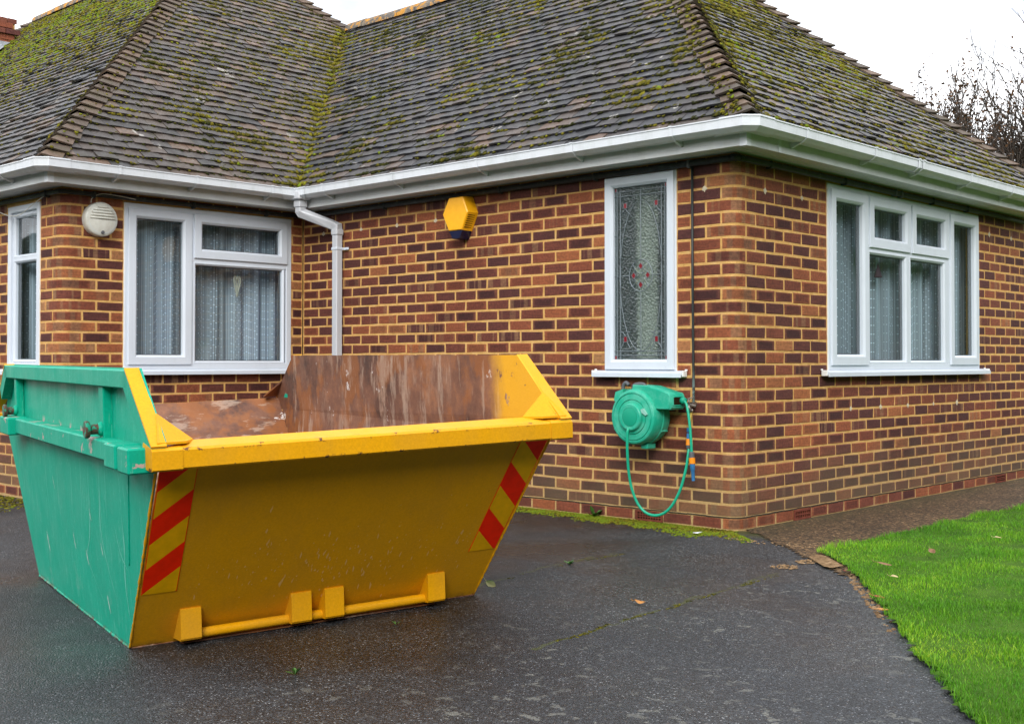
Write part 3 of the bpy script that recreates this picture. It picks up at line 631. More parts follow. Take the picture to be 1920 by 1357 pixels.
# --- wall cores (mortar) with openings
def core(w, u0, u1, win, name='wall'):
    fr = FR[w]; mb = MB(); d0, d1 = -.105, -.0026
    def blk(a, b, z0, z1):
        p, q = fr(a, z0, d0), fr(b, z1, d1); mb.box(tuple(min(x, y) for x, y in zip(p, q)), tuple(max(x, y) for x, y in zip(p, q)))
    if win:
        a, b, c, d = win; blk(u0, u1, -.2, .945); blk(u0, a-.001, .945, d+.002); blk(b+.001, u1, .945, d+.002); blk(u0, u1, d+.002, TOPZ+.12)
    else: blk(u0, u1, -.2, TOPZ+.12)
    return mb
WALL = {}
def finish_wall(w, u0, u1, win, label, corner=None):
    mb = core(w, u0, u1, win)
    if corner:
        cx, cy = corner; n = 10; poly = [nose(cx, cy, -RB+2*RB*k/n, -.0026) for k in range(n+1)] + [(cx-.105, cy+RB+.001), (cx-.105, cy+.105), (cx-RB-.001, cy+.105)]
        mb.prism(poly, lambda a, b, d: (a, b, d), -.2, TOPZ+.12)
    o = mb.build('wall', M['mortar']); part(o, HOUSE); o['label'] = label; WALL[w] = o
    return o
finish_wall('A', LW+.002, -RB, WIN_A, 'main front wall with the leaded window', (0, 0))
finish_wall('B', RB, WX1, WIN_B, 'right-hand wall with the wide window')
finish_wall('C', WW+RB, -.004, WIN_C, 'side wall of the projecting wing')
finish_wall('D', -13.5, LW-RB, WIN_D, 'front wall of the projecting wing', (LW, WW))
def area_px(w, b):
    c = FR[w](b['u'], b['z']); px, py, z = P2(c)
    if not (-30 < px < 1950 and 0 < py < 1300): return 0
    # pieces fully hidden behind the skip count as unseen
    hid = (px < 1000 and py > 672 and not (250 < px < 545 and py < 740) and w == 'A') or (w == 'C' and py > 760) or (w == 'D' and 700 < py < 930 and px > 25)
    p1 = P2(FR[w](b['u']-b['L']/2, b['z'])); p2_ = P2(FR[w](b['u']+b['L']/2, b['z'])); return 0 if hid else abs(p2_[0]-p1[0])*FPX/z*b['H']
for w in 'ABCD':
    L = BRICKS[w]; L.sort(key=lambda b: -area_px(w, b)); top = [b for b in L[:330 if w in 'A' else 300] if area_px(w, b) > 0]; rest = L[len(top):]
    for b in top:
        me = brick_mesh(b['L'], b['H'], brr.randrange(4)); o = link('brick', me, WALL[w])
        o.location = FR[w](b['u'], b['z'], brr.uniform(-.0008, .0016)); o.rotation_euler = (brr.uniform(-.006, .006), brr.uniform(-.006, .006), ROT[w]+brr.uniform(-.006, .006))
        o['tone'] = b['t']; o['band'] = b['b']
    if rest:
        V = []; F = []; UV = []; T = []; B = []
        for b in rest:
            me = brick_mesh(b['L'], b['H'], 0); n0 = len(V); c = FR[w](b['u'], b['z']); mt = Matrix.Translation(c) @ Matrix.Rotation(ROT[w], 4, 'Z')
            V += [tuple(mt @ v.co) for v in me.vertices]; F += [tuple(n0+i for i in p.vertices) for p in me.polygons]
            UV += [tuple(u.uv) for u in me.uv_layers[0].data]; T += [b['t']]*len(me.vertices); B += [b['b']]*len(me.vertices)
        me = bpy.data.meshes.new('brickwork'); me.from_pydata(V, [], F); me.materials.append(M['brick']); uv = me.uv_layers.new(name='UVMap')
        uv.data.foreach_set('uv', [c for u in UV for c in u])
        me.attributes.new('tone', 'FLOAT', 'POINT').data.foreach_set('value', T); me.attributes.new('band', 'FLOAT', 'POINT').data.foreach_set('value', B)
        tag(link('brickwork', me, WALL[w]), kind='stuff')
for cx, cy, s0, s1, i, z1, w in CORN:
    o = link('bullnose_brick', bent_mesh(cx, cy, s0+JT/2, s1-JT/2, i*BH+JT/2, z1), WALL[w]); t, b = tone_pick(0, corner=True); o['tone'] = t if i else .8; o['band'] = float(b)
# thin dark damp course on top of the plinth course, a ragged pale mortar lip above it
def damp(w, u0, u1):
    fr = FR[w]; mb = MB(); n = 60
    for k in range(n):
        a, b = u0+(u1-u0)*k/n, u0+(u1-u0)*(k+1)/n; h = BH+.0015*math.sin(k*1.7)
        q = [fr(a, h-.003, -.01), fr(b, h-.003, -.01), fr(b, h-.003, .0035), fr(a, h-.003, .0035), fr(a, h+.002, -.01), fr(b, h+.002, -.01), fr(b, h+.002, .0035), fr(a, h+.002, .0035)]
        mb.add(q, [(0, 1, 2, 3), (4, 5, 6, 7), (0, 1, 5, 4), (2, 3, 7, 6)])
    mb.build('damp_course', M['felt'], WALL[w])
damp('A', LW+.02, -RB); damp('B', RB, WX1)
mb = MB(); n = 10
for z in (BH-.003, BH+.002):
    mb.add([(*nose(0, 0, -RB+2*RB*k/n, .0035), z) for k in range(n+1)] + [(*nose(0, 0, RB-2*RB*k/n, -.01), z) for k in range(n+1)], [tuple(range(2*n+2))])
for k in range(n):
    a, b = nose(0, 0, -RB+2*RB*k/n, .0035), nose(0, 0, -RB+2*RB*(k+1)/n, .0035); mb.add([(*a, BH-.003), (*b, BH-.003), (*b, BH+.002), (*a, BH+.002)], [(0, 1, 2, 3)])
mb.build('damp_course', M['felt'], WALL['A'])
# pale filled drill holes
def plug(w, u, z):
    fr = FR[w]; n = 9; r = brr.uniform(.016, .024); V = [fr(u, z, .004)]
    for k in range(n):
        a = 2*math.pi*k/n; q = r*(1+.25*math.cos(4*a))*brr.uniform(.8, 1.15); V.append(fr(u+q*math.cos(a), z+q*math.sin(a), .0005))
    mb = MB(); mb.add(V, [(0, 1+k, 1+(k+1) % n) for k in range(n)]); mb.build('wall_plug', M['plug'], WALL[w], smooth=True)
for u in (-4.121, -3.619, -3.172, -2.72, -.234): plug('A', u, 2.131)
for u in (.336, .795, 3.927, 4.414): plug('B', u, 2.131)
for u in (1.454, 1.907, 2.352, 2.801, 3.242): plug('B', u, .714)
# air bricks (terracotta grilles) set over the plinth course
def airbrick(w, u, rows, cols):
    fr = FR[w]; mb = MB(); L, H = .213, .066; z0 = .004; u0 = u-L/2
    def bx(a, b, c, d, e0, e1):
        p, q = fr(a, c, e0), fr(b, d, e1); mb.box(tuple(min(x, y) for x, y in zip(p, q)), tuple(max(x, y) for x, y in zip(p, q)))
    m_ = .012; bw = (L-2*m_)/cols; bh = (H-2*m_)/rows
    bx(u0, u0+L, z0, z0+m_, 0, .010); bx(u0, u0+L, z0+H-m_, z0+H, 0, .010)
    bx(u0, u0+m_, z0+m_, z0+H-m_, 0, .010); bx(u0+L-m_, u0+L, z0+m_, z0+H-m_, 0, .010)
    for k in range(1, cols): bx(u0+m_+bw*k-.0028, u0+m_+bw*k+.0028, z0+m_, z0+H-m_, 0, .0085)
    for k in range(1, rows): bx(u0+m_, u0+L-m_, z0+m_+bh*k-.003, z0+m_+bh*k+.003, 0, .0095)
    o = mb.build('air_brick', M['terracotta'], WALL[w])
    mb = MB(); p, q = fr(u0+.005, z0+.005, .0), fr(u0+L-.005, z0+H-.005, .003); mb.box(tuple(min(x, y) for x, y in zip(p, q)), tuple(max(x, y) for x, y in zip(p, q))); mb.build('vent_void', M['slot'], WALL[w])
airbrick('B', .775, 2, 8); airbrick('B', 4.13, 3, 1); airbrick('A', -.668, 3, 9)

# plain rear walls and ceiling so the rooms behind the glass are rooms
mb = MB(); mb.box((LW-.1, 4.7, -.2), (-.003, 4.8, 2.44)); mb.box((-13.5, 4.7, -.2), (LW-.101, 4.8, 2.44)); mb.box((-13.6, WW, -.2), (-13.5, 4.8, 2.44))
part(mb.build('rear_wall', M['mortar']), HOUSE)
mb = MB(); mb.box((-13.4, WW+.106, 2.40), (LW-.106, 4.69, 2.43)); mb.box((LW-.104, .106, 2.40), (-.106, 4.69, 2.43)); mb.box((-4.9, .4, .0), (-4.8, 4.6, 2.39)); mb.box((-13.4, 1.2, .0), (-4.95, 1.3, 2.39)); mb.box((-2.2, .3, 0), (-2.1, 4.6, 2.39))
mb.box((-13.4, WW+.106, -.02), (LW-.106, 4.69, .0)); mb.box((LW-.104, .106, -.02), (-.106, 4.69, .0))
part(mb.build('room_lining', M['room']), HOUSE)

# --- eaves: swept boards and gutters round the corners
PATH = [(-13.5, WW), (LW, WW), (LW, 0), (0, 0), (0, WX1)]
DIRN = [(0, -1), (1, 0), (0, -1), (1, 0)]       # outward normals of the four runs
def corner(i, o):
    x, y = PATH[i]
    if i == 0: return (x, y-o)
    if i == 4: return (x+o, y+o)
    a, b = DIRN[i-1], DIRN[i]; return (x+(a[0]+b[0])*o, y+(a[1]+b[1])*o)
def sweep(name, prof, mat, seg, trim=(0, 0), closed=True, parent=HOUSE, smooth=False):
    mb = MB(); n = len(prof); V = []
    ends = []
    for e, i in ((0, seg), (1, seg+1)):
        ring = []
        for o, z in prof:
            x, y = corner(i, o); tr = trim[e]*(1 if e == 0 else -1)
            if DIRN[seg][0] == 0: x += tr
            else: y += tr
            ring.append((x, y, z))
        V += ring
    F = [(i, (i+1) % n, n+(i+1) % n, n+i) for i in range(n if closed else n-1)]
    if closed: F += [tuple(range(n)), tuple(range(2*n-1, n-1, -1))]
    mb.add(V, F); o = mb.build(name, mat, smooth=smooth); return part(o, parent)
for s in range(4):
    sweep('soffit', [(.0, 2.335), (.188, 2.335), (.188, 2.347), (.0, 2.347)], M['soffit'], s)
    sweep('fascia', [(.188, 2.331), (.205, 2.331), (.205, 2.50), (.188, 2.50)], M['soffit'], s)
    # soffit groove battens
    sweep('soffit_trim', [(.10, 2.3325), (.104, 2.3325), (.104, 2.3352), (.10, 2.3352)], M['soffit'], s)
GP = [(.2055, 2.486), (.2055, 2.415), (.225, 2.404), (.288, 2.402), (.322, 2.425), (.326, 2.474), (.331, 2.475), (.331, 2.482), (.320, 2.482), (.318, 2.43), (.286, 2.408), (.226, 2.410), (.2105, 2.42), (.2105, 2.486)]
GUT = []
for s in range(4):
    GUT.append(sweep('gutter', GP, M['gutter'], s, (0 if s == 0 else (.20 if s in (1, 3) else .11), 0 if s == 3 else (.20 if s in (0, 2) else .11))))
def grow(prof, c=(.268, 2.445), k=.006):
    out = []
    for o, z in prof[:9]:
        d = math.hypot(o-c[0], z-c[1]); out.append((o+(o-c[0])/d*k, z+(z-c[1])/d*k))
    return [(max(o, .2058), z) for o, z in out]
# moulded corner pieces: cut corner outside, plain mitre inside
def gutter_angle(i, outer):
    mb = MB(); P = grow(GP, k=.005); n = len(P); ring = []; reach = .235 if outer else .13
    a, b = DIRN[i-1], DIRN[i]
    for st in range(4):
        r = []
        for o, z in P:
            cx, cy = corner(i, o)
            ta = Vector((PATH[i-1][0]-PATH[i][0], PATH[i-1][1]-PATH[i][1])).normalized(); tb = Vector((PATH[i+1][0]-PATH[i][0], PATH[i+1][1]-PATH[i][1])).normalized()
            ex, ey = corner(i, 0)
            if outer:
                cut = max(0, (o-.215))*.62+.004
                if st == 0: p = Vector((cx, cy))+ta*(reach+o*0)
                elif st == 1: p = Vector((cx, cy))+ta*cut
                elif st == 2: p = Vector((cx, cy))+tb*cut
                else: p = Vector((cx, cy))+tb*reach
            else:
                if st == 0: p = Vector((cx, cy))+ta*reach
                elif st == 1: p = Vector((cx, cy))+ta*.002
                elif st == 2: p = Vector((cx, cy))+tb*.002
                else: p = Vector((cx, cy))+tb*reach
            r.append((p.x, p.y, z))
        ring.append(r)
    V = [q for r in ring for q in r]; F = [(s*n+j, s*n+j+1, (s+1)*n+j+1, (s+1)*n+j) for s in range(3) for j in range(n-1)]
    mb.add(V, F); me = mb.build('gutter_angle', M['gutter'], fixn=False); so_ = me.modifiers.new('t', 'SOLIDIFY'); so_.thickness = .004; so_.offset = 0; return part(me, HOUSE)
gutter_angle(1, True); gutter_angle(2, False); gutter_angle(3, True)
# fascia corner caps
for i in (1, 3):
    x, y = corner(i, .205); mb = MB(); mb.prism([(x-.045, y-.004), (x+.004, y-.004), (x+.004, y+.045), (x+.0, y+.045), (x+.0, y), (x-.045, y)], lambda a, b, d: (a, b, d), 2.327, 2.41); part(mb.build('fascia_corner_cap', M['gutter']), HOUSE)
x, y = corner(3, .205); mb = MB(); mb.box((x+.0002, y+.36, 2.330), (x+.004, y+.39, 2.41)); part(mb.build('fascia_joint_cover', M['gutter']), HOUSE)
# brackets and unions that clip round the gutter
def clip(seg, u, wdt=.022, k=.006, arm=True, nm='gutter_bracket'):
    P = grow(GP, k=k); n = len(P); V = []; mb = MB(); d = DIRN[seg]
    def pos(o, t):
        return (PATH[seg][0]*0+u+t, PATH[seg][1]+d[1]*o) if d[0] == 0 else (PATH[seg][0]+d[0]*o, u+t)
    for t in (-wdt/2, wdt/2): V += [(*pos(o, t), z) for o, z in P]
    F = [(j, j+1, n+j+1, n+j) for j in range(n-1)]; mb.add(V, F)
    if arm:      # back web against the fascia
        a, b = pos(.2056, -wdt*.35), pos(.262, wdt*.35); x0, x1 = sorted((a[0], b[0])); y0, y1 = sorted((a[1], b[1]))
        poly = [(.2056, 2.378), (.212, 2.372), (.285, 2.398), (.2056, 2.402)]
        mb.prism(poly, lambda o, z, t: (*pos(o, t), z), -wdt*.35, wdt*.35)
    o = mb.build(nm, M['gutter'], fixn=False); so_ = o.modifiers.new('t', 'SOLIDIFY'); so_.thickness = .003; so_.offset = 1; return part(o, HOUSE)
for u in (-1.06, -1.95, -2.86, -3.72, -.26): clip(2, u)
for u in (.30, 1.21, 1.95, 2.78, 3.62, 4.3): clip(3, u)
for u in (-1.90, -1.25, -.55): clip(1, u)
for u in (-4.75, -5.4, -6.1): clip(0, u)
for s, u in ((3, 1.93), (3, 1.86)): clip(s, u, .03, .009, False, 'gutter_union')
for s, u in ((2, -.02), (3, .02), (2, -.0)): pass
clip(1, -.36, .012, .008, False, 'gutter_union'); clip(1, -.40, .012, .008, False, 'gutter_union'); clip(2, -4.06, .012, .009, False, 'gutter_union'); clip(2, -4.0, .012, .009, False, 'gutter_union')

# downpipe with running outlet and swan neck
DP = empty('downpipe', (0, 0, 0)); DP.name = 'tmp'; bpy.data.objects.remove(DP)
def sq_pipe(path, w, d):
    """square pipe in plane parallel to wall A: path of (x, y, z), half width w"""
    mb = MB(); V = []; pts = [Vector(p) for p in path]; n = len(pts)
    for i, p in enumerate(pts):
        t1 = (pts[i]-pts[i-1]).normalized() if i else (pts[1]-pts[0]).normalized(); t2 = (pts[i+1]-pts[i]).normalized() if i < n-1 else t1
        t = (t1+t2).normalized(); side = Vector((0, 1, 0)).cross(t).normalized(); fr_ = t.cross(side).normalized()
        k = 1/max(.5, t.dot(t1)); c = .008
        for a, b in ((-w, -d+c), (-w+c, -d), (w-c, -d), (w, -d+c), (w, d-c), (w-c, d), (-w+c, d), (-w, d-c)): V.append(p+side*a*k+fr_*b)
    F = [(i*8+j, i*8+(j+1) % 8, (i+1)*8+(j+1) % 8, (i+1)*8+j) for i in range(n-1) for j in range(8)] + [tuple(range(8)), tuple(range((n-1)*8, n*8))]
    mb.add(V, F); return mb
dp = sq_pipe([(-3.865, -.055, 2.135), (-3.865, -.055, .02)], .033, .033).build('downpipe', M['pipe']); part(dp, HOUSE)
o = sq_pipe([(-4.085, -.27, 2.405), (-4.085, -.27, 2.30), (-4.08, -.262, 2.285), (-3.90, -.075, 2.185), (-3.868, -.055, 2.168), (-3.865, -.055, 2.12)], .035, .035).build('swan_neck', M['pipe'], dp)
mb = MB(); mb.cbox((-4.15, -.335, 2.392), (-4.02, -.2065, 2.462), .008); mb.cbox((-4.128, -.312, 2.33), (-4.042, -.228, 2.394), .006); mb.build('running_outlet', M['pipe'], dp)
for a, b in (((-3.905, -.096, 2.095), (-3.825, -.014, 2.15)),):
    mb = MB(); mb.cbox(a, b, .01); mb.build('pipe_socket', M['pipe'], dp)
for z in (1.985, .6):
    mb = MB(); mb.cbox((-3.902, -.092, z-.012), (-3.828, -.016, z+.012), .004); mb.cbox((-3.828, -.020, z-.011), (-3.765, -.008, z+.011), .003); mb.tube([(-3.785, -.024, z), (-3.785, -.006, z)], .006, 8); mb.build('pipe_clip', M['pvc'], dp)

# black cable trunking under the soffit and the drop to the tap
def hpipe(pts, r, nm, mat=None):
    return part(MB().tube(pts, r, 10).build(nm, mat or M['black'], smooth=True), HOUSE)
pz = 2.298
hpipe(catmull([(-6.5, WW-.022, pz), (-5.5, WW-.022, pz), (LW-.09, WW-.022, pz), (LW+.0, WW+.0, pz), (LW+.022, WW+.09, pz), (LW+.022, -1.2, pz), (LW+.022, -.03, pz)], 4), .017, 'eaves_pipe')
hpipe(catmull([(LW+.03, -.024, pz), (-3, -.022, pz), (-1.5, -.022, pz), (-.1, -.024, pz), (-.005, .005, pz), (.024, .1, pz), (.022, 2, pz), (.022, 4.7, pz)], 4), .020, 'eaves_pipe')
for w, u in (('A', -3.3), ('A', -2.0), ('A', -1.1), ('A', -.33), ('B', .35), ('B', 1.33), ('B', 2.1), ('B', 2.2), ('B', 2.75), ('B', 3.4), ('C', -1.95), ('C', -1.1), ('C', -.4), ('D', -4.6)):
    fr = FR[w]; mb = MB(); p, q = fr(u-.012, pz-.028, 0), fr(u+.012, pz+.024, .046); mb.cbox(tuple(min(a, b) for a, b in zip(p, q)), tuple(max(a, b) for a, b in zip(p, q)), .006); part(mb.build('pipe_clip', M['greyp' if u in (-.33, 2.1, 2.2) else 'black']), HOUSE)
hpipe([(-.316, -.016, 2.285), (-.314, -.016, 1.5), (-.308, -.017, .85), (-.308, -.02, .775)], .0085, 'tap_pipe', M['tappipe'])
# thin cables near the wing corner
part(MB().tube(catmull([(LW+.02, -1.97, 2.235), (LW+.03, -1.965, 2.27), (LW+.05, -1.90, 2.305), (LW+.06, -1.75, 2.30), (LW+.05, -1.62, 2.29)], 5), .003, 6).build('lamp_cable', M['oldwhite'], smooth=True), HOUSE)
part(MB().tube(catmull([(-4.62, WW-.012, 2.30), (-4.82, WW-.03, 2.235), (-5.0, WW-.05, 2.17), (-5.25, WW-.04, 2.19), (-5.6, WW-.03, 2.29)], 6), .0035, 6).build('loose_cable', M['oldwhite'], smooth=True), HOUSE)

# ------------------------------------------------------------------ windows
def ring(mb, fr, u0, u1, z0, z1, w, d0, d1, bead=.012, wb=None):
    """mitred frame: face at d1, chamfered inner bead"""
    wb = w if wb is None else wb
    prof = [(0, d0), (0, d1-.003), (.003, d1), (w-bead, d1), (w, d1-bead*.9), (w, d0)]
    V = []
    for (u, su), (z, sz) in (((u0, 1), (z0, 1)), ((u1, -1), (z0, 1)), ((u1, -1), (z1, -1)), ((u0, 1), (z1, -1))):
        for a, d in prof: V.append(fr(u+su*a, z+sz*(a if z == z1 else a*wb/w), d))
    n = len(prof); F = []
    for c in range(4):
        for j in range(n-1): F.append((c*n+j, c*n+j+1, ((c+1) % 4)*n+j+1, ((c+1) % 4)*n+j))
        F.append((c*n+n-1, c*n, ((c+1) % 4)*n, ((c+1) % 4)*n+n-1))
    mb.add(V, F)
def bx(mb, fr, a, b, c=None):
    p, q = fr(*a), fr(*b); lo = tuple(min(x, y) for x, y in zip(p, q)); hi = tuple(max(x, y) for x, y in zip(p, q))
    mb.cbox(lo, hi, c) if c else mb.box(lo, hi)
def pane(fr, parent, u0, u1, z0, z1, d, mat='glass'):
    mb = MB(); mb.add([fr(u0, z0, d), fr(u1, z0, d), fr(u1, z1, d), fr(u0, z1, d)], [(0, 1, 2, 3)]); return mb.build('glass_pane', M[mat], parent, fixn=False)
def spacer(fr, parent, u0, u1, z0, z1, d):    # sealed-unit edge seen through the glass
    mb = MB(); ring(mb, fr, u0-.004, u1+.004, z0-.004, z1+.004, .012, d-.028, d-.004, .002); mb.build('glazing_spacer', M['greyp'], parent)
def casement(fr, parent, u0, u1, z0, z1, w, gd=-.012):
    mb = MB(); ring(mb, fr, u0, u1, z0, z1, w, -.045, .022, .016); mb.build('casement', M['pvc'], parent)
    pane(fr, parent, u0+w, u1-w, z0+w, z1-w, gd); spacer(fr, parent, u0+w, u1-w, z0+w, z1-w, gd)
def fixed(fr, parent, u0, u1, z0, z1, gd=-.018):
    mb = MB(); ring(mb, fr, u0-.022, u1+.022, z0-.022, z1+.022, .022, -.045, .0095, .012); mb.build('glazing_bead', M['pvc'], parent)
    pane(fr, parent, u0, u1, z0, z1, gd); spacer(fr, parent, u0, u1, z0, z1, gd)
def sill(fr, parent, u0, u1, z, out=.062, lug=True):
    mb = MB(); prof = [(.004, z), (out-.01, z-.012), (out, z-.016), (out, z-.043), (out-.008, z-.043), (out-.008, z-.03), (.004, z-.03)]
    mb.prism(prof, lambda d, zz, u: fr(u, zz, d), u0, u1); s_ = mb.build('sill', M['pvc'], parent)
    for a, b in ((u0-.012, u0+.0), (u1-.0, u1+.012)):
        mb = MB(); bx(mb, fr, (a, z-.04, .006), (b, z+.0, out-.012), .003); mb.build('sill_end_cap', M['sealant'], parent)
        mb = MB(); c = (a+b)/2; bx(mb, fr, (c-.009, z-.003, .002), (c+.009, z+.009, .014), .003); mb.build('sealant_blob', M['sealant'], parent)
def outer(w, win, name_label):
    fr = FR[w]; u0, u1, z0, z1 = win; mb = MB(); ring(mb, fr, u0, u1, z0, z1, .05, -.06, .008, .006)
    o = mb.build('window', M['pvc']); part(o, HOUSE); o['label'] = name_label
    # ragged sealant line
    n = 70
    for side, (ua, sg) in enumerate(((u0, -1), (u1, 1))):
        mb = MB()
        for k in range(n):
            z = z0+(z1-z0)*k/n; wd = .003+.0035*abs(mnoise.noise((ua*3, z*30, 1))); bx(mb, fr, (ua, z, -.006), (ua+sg*wd, z+(z1-z0)/n, .0045))
        mb.build('sealant', M['sealant'], o)
    return o
# main front: tall leaded light
wa = outer('A', WIN_A, 'tall narrow window with leaded stained glass'); u0, u1, z0, z1 = WIN_A
casement(FA, wa, u0+.006, u1-.006, z0+.006, z1-.006, .066, gd=-.010)
sill(FA, wa, u0-.075, u1+.075, z0)
for c in list(wa.children):
    if c.name.startswith('glass_pane'): c.data.materials[0] = M['hammered']
GU0, GU1, GZ0, GZ1 = -.961, -.524, 1.057, 2.207; GD = -.004; GM = (GU0+GU1)/2
def came(pts, w=.0058, closed=False):
    """flat lead strip following points (u,z)"""
    mb = MB(); n = len(pts); V = []; pts = [Vector((a, b)) for a, b in pts]
    for i, p in enumerate(pts):
        a = pts[i-1] if (i or closed) else pts[i]; b = pts[(i+1) % n] if (i < n-1 or closed) else pts[i]
        t = (b-a).normalized(); nn = Vector((-t.y, t.x))*w/2
        for q, d in ((p+nn, GD-.004), (p+nn*.5, GD), (p-nn*.5, GD), (p-nn, GD-.004)): V.append(FA(q.x, q.y, d))
    F = []
    for i in range(n if closed else n-1):
        for j in range(3): F.append((i*4+j, i*4+j+1, ((i+1) % n)*4+j+1, ((i+1) % n)*4+j))
    mb.add(V, F); mb.build('lead_came', M['came'], wa, fixn=False)
def gem(u, z, w, h, mat='ruby', rot=True):
    pts = [(u, z-h), (u+w, z), (u, z+h), (u-w, z)] if rot else [(u-w, z-h), (u+w, z-h), (u+w, z+h), (u-w, z+h)]
    mb = MB(); mb.prism(pts, lambda a, b, d: FA(a, b, d), GD-.006, GD-.002); mb.build('coloured_glass', M[mat], wa); came(pts+[pts[0]], .004)
cz = (GZ0+GZ1)/2-.02; WD = GU1-GU0
for k in (.022, .05): 
    for u in (GU0+k, GU1-k): came([(u, GZ0), (u, GZ1)])
for z in (GZ0+.028, GZ0+.056, GZ1-.030, GZ1-.062): came([(GU0, z), (GU1, z)])
came([(GU0, cz), (GM-.095, cz)]); came([(GM+.095, cz), (GU1, cz)]); came([(GM, GZ0+.03), (GM, cz-.11)]); came([(GM, cz+.11), (GM, GZ1-.03)])
came([(GM+.095*math.cos(a*math.pi/18), cz+.105*math.sin(a*math.pi/18)) for a in range(36)], .0058, True)
# long ellipse
came([(GM+.172*math.cos(a*math.pi/28), cz+.50*math.sin(a*math.pi/28)) for a in range(56)], .0045, True)
for du, dz in ((0, .062), (0, -.062), (.058, 0), (-.058, 0)): gem(GM+du, cz+dz, .018, .022)
for s1 in (-1, 1):
    for s2 in (-1, 1):
        came([(GM+s1*.01, cz+s2*.012), (GM+s1*.035, cz+s2*.03), (GM+s1*.068, cz+s2*.075)], .005)
        came([(GM+s1*.012, cz+s2*.075), (GM+s1*.022, cz+s2*.045), (GM+s1*.045, cz+s2*.028), (GM+s1*.066, cz+s2*.014)], .0045)
        pts = [(GM+s1*.014, cz+s2*.016), (GM+s1*.03, cz+s2*.045), (GM+s1*.05, cz+s2*.052), (GM+s1*.04, cz+s2*.025)]
        mb = MB(); mb.prism(pts, lambda a, b, d: FA(a, b, d), GD-.007, GD-.0035); mb.build('coloured_glass', M['olive_glass'], wa)
for s1 in (-1, 1):
    uu = GM+s1*.128
    gem(uu, GZ0+.135, .013, .018, rot=False); gem(uu, GZ1-.125, .013, .017, rot=False)
    came([(uu-.045, GZ0+.182), (uu-.02, GZ0+.178), (uu, GZ0+.156), (uu+.02, GZ0+.178), (uu+.045, GZ0+.182)], .0048); came([(uu-.045, GZ0+.182), (uu, GZ0+.187), (uu+.045, GZ0+.182)], .0045)
    came([(uu-.013, GZ0+.117), (uu-.045, GZ0+.06)], .0048); came([(uu+.013, GZ0+.117), (uu+.04, GZ0+.075)], .0048)
    came([(uu-.045, GZ1-.17), (uu-.015, GZ1-.165), (uu, GZ1-.145), (uu+.015, GZ1-.165), (uu+.045, GZ1-.19)], .0048)
    for zz in (GZ0+.013, GZ1-.014): gem(GM+s1*(WD/2-.011), zz, .009, .012, rot=False)
    came([(GM+s1*WD/2, cz-.27), (GM+s1*(WD/2-.022), cz-.27)]); came([(GM+s1*WD/2, cz+.27), (GM+s1*(WD/2-.022), cz+.27)])
# right wall: four-light window
wb = outer('B', WIN_B, 'wide four-light white window in the right-hand wall'); u0, u1, z0, z1 = WIN_B
casement(FB, wb, u0+.03, 1.698, 1.018, 2.236, .075); casement(FB, wb, 3.10, u1-.03, 1.018, 2.236, .075)
casement(FB, wb, 1.722, 2.383, 1.868, 2.236, .078); casement(FB, wb, 2.412, 3.072, 1.868, 2.236, .078)
fixed(FB, wb, 1.74, 2.312, 1.052, 1.822); fixed(FB, wb, 2.402, 2.996, 1.052, 1.822)
mb = MB()
for a, b in ((1.69, 1.722), (2.328, 2.388), (3.015, 3.10)): bx(mb, FB, (a, z0+.049, -.058), (b, 1.86, .0075))
for a, b in ((1.69, 1.724), (2.378, 2.416), (3.068, 3.10)): bx(mb, FB, (a, 1.8601, -.058), (b, z1-.049, .0072))
bx(mb, FB, (1.7225, 1.838, -.058), (3.0675, 1.88, .0068)); bx(mb, FB, (u0+.0495, z0+.049, -.058), (u1-.0495, 1.032, .0066)); mb.build('mullion', M['pvc'], wb)
sill(FB, wb, u0-.09, u1+.10, z0)
# wing side: casement, fanlight and fixed light
wc = outer('C', WIN_C, 'white three-light window in the side of the wing'); u0, u1, z0, z1 = WIN_C
casement(FC, wc, u0+.028, -1.108, 1.02, 2.232, .075); casement(FC, wc, -1.084, -.178, 1.876, 2.232, .076); fixed(FC, wc, -1.063, -.222, 1.05, 1.822)
mb = MB(); bx(mb, FC, (-1.118, z0+.049, -.058), (-1.078, z1-.049, .0075)); bx(mb, FC, (-1.0775, 1.838, -.058), (u1-.049, 1.885, .0068)); bx(mb, FC, (u0+.0495, z0+.049, -.058), (u1-.0495, 1.03, .0066)); mb.build('mullion', M['pvc'], wc)
sill(FC, wc, u0-.01, u1+.03, z0)
# wing front
wd_ = outer('D', WIN_D, 'narrow white window in the front of the wing'); u0, u1, z0, z1 = WIN_D
FD2 = lambda u, z, d=0: FD(u, z, d-.02)
fixed(FD2, wd_, u0+.085, u1-.03, 1.06, 1.815); fixed(FD2, wd_, u0+.085, u1-.03, 1.875, 2.165)
mb = MB(); bx(mb, FD, (u0+.0495, 1.825, -.058), (u1-.0495, 1.868, -.012)); bx(mb, FD, (u0+.0495, z0+.049, -.058), (u0+.066, z1-.049, -.013)); bx(mb, FD, (u0+.067, 2.18, -.058), (u1-.0495, z1-.049, -.0135)); mb.build('mullion', M['pvc'], wd_)
sill(FD, wd_, u0-.02, u1+.02, z0)

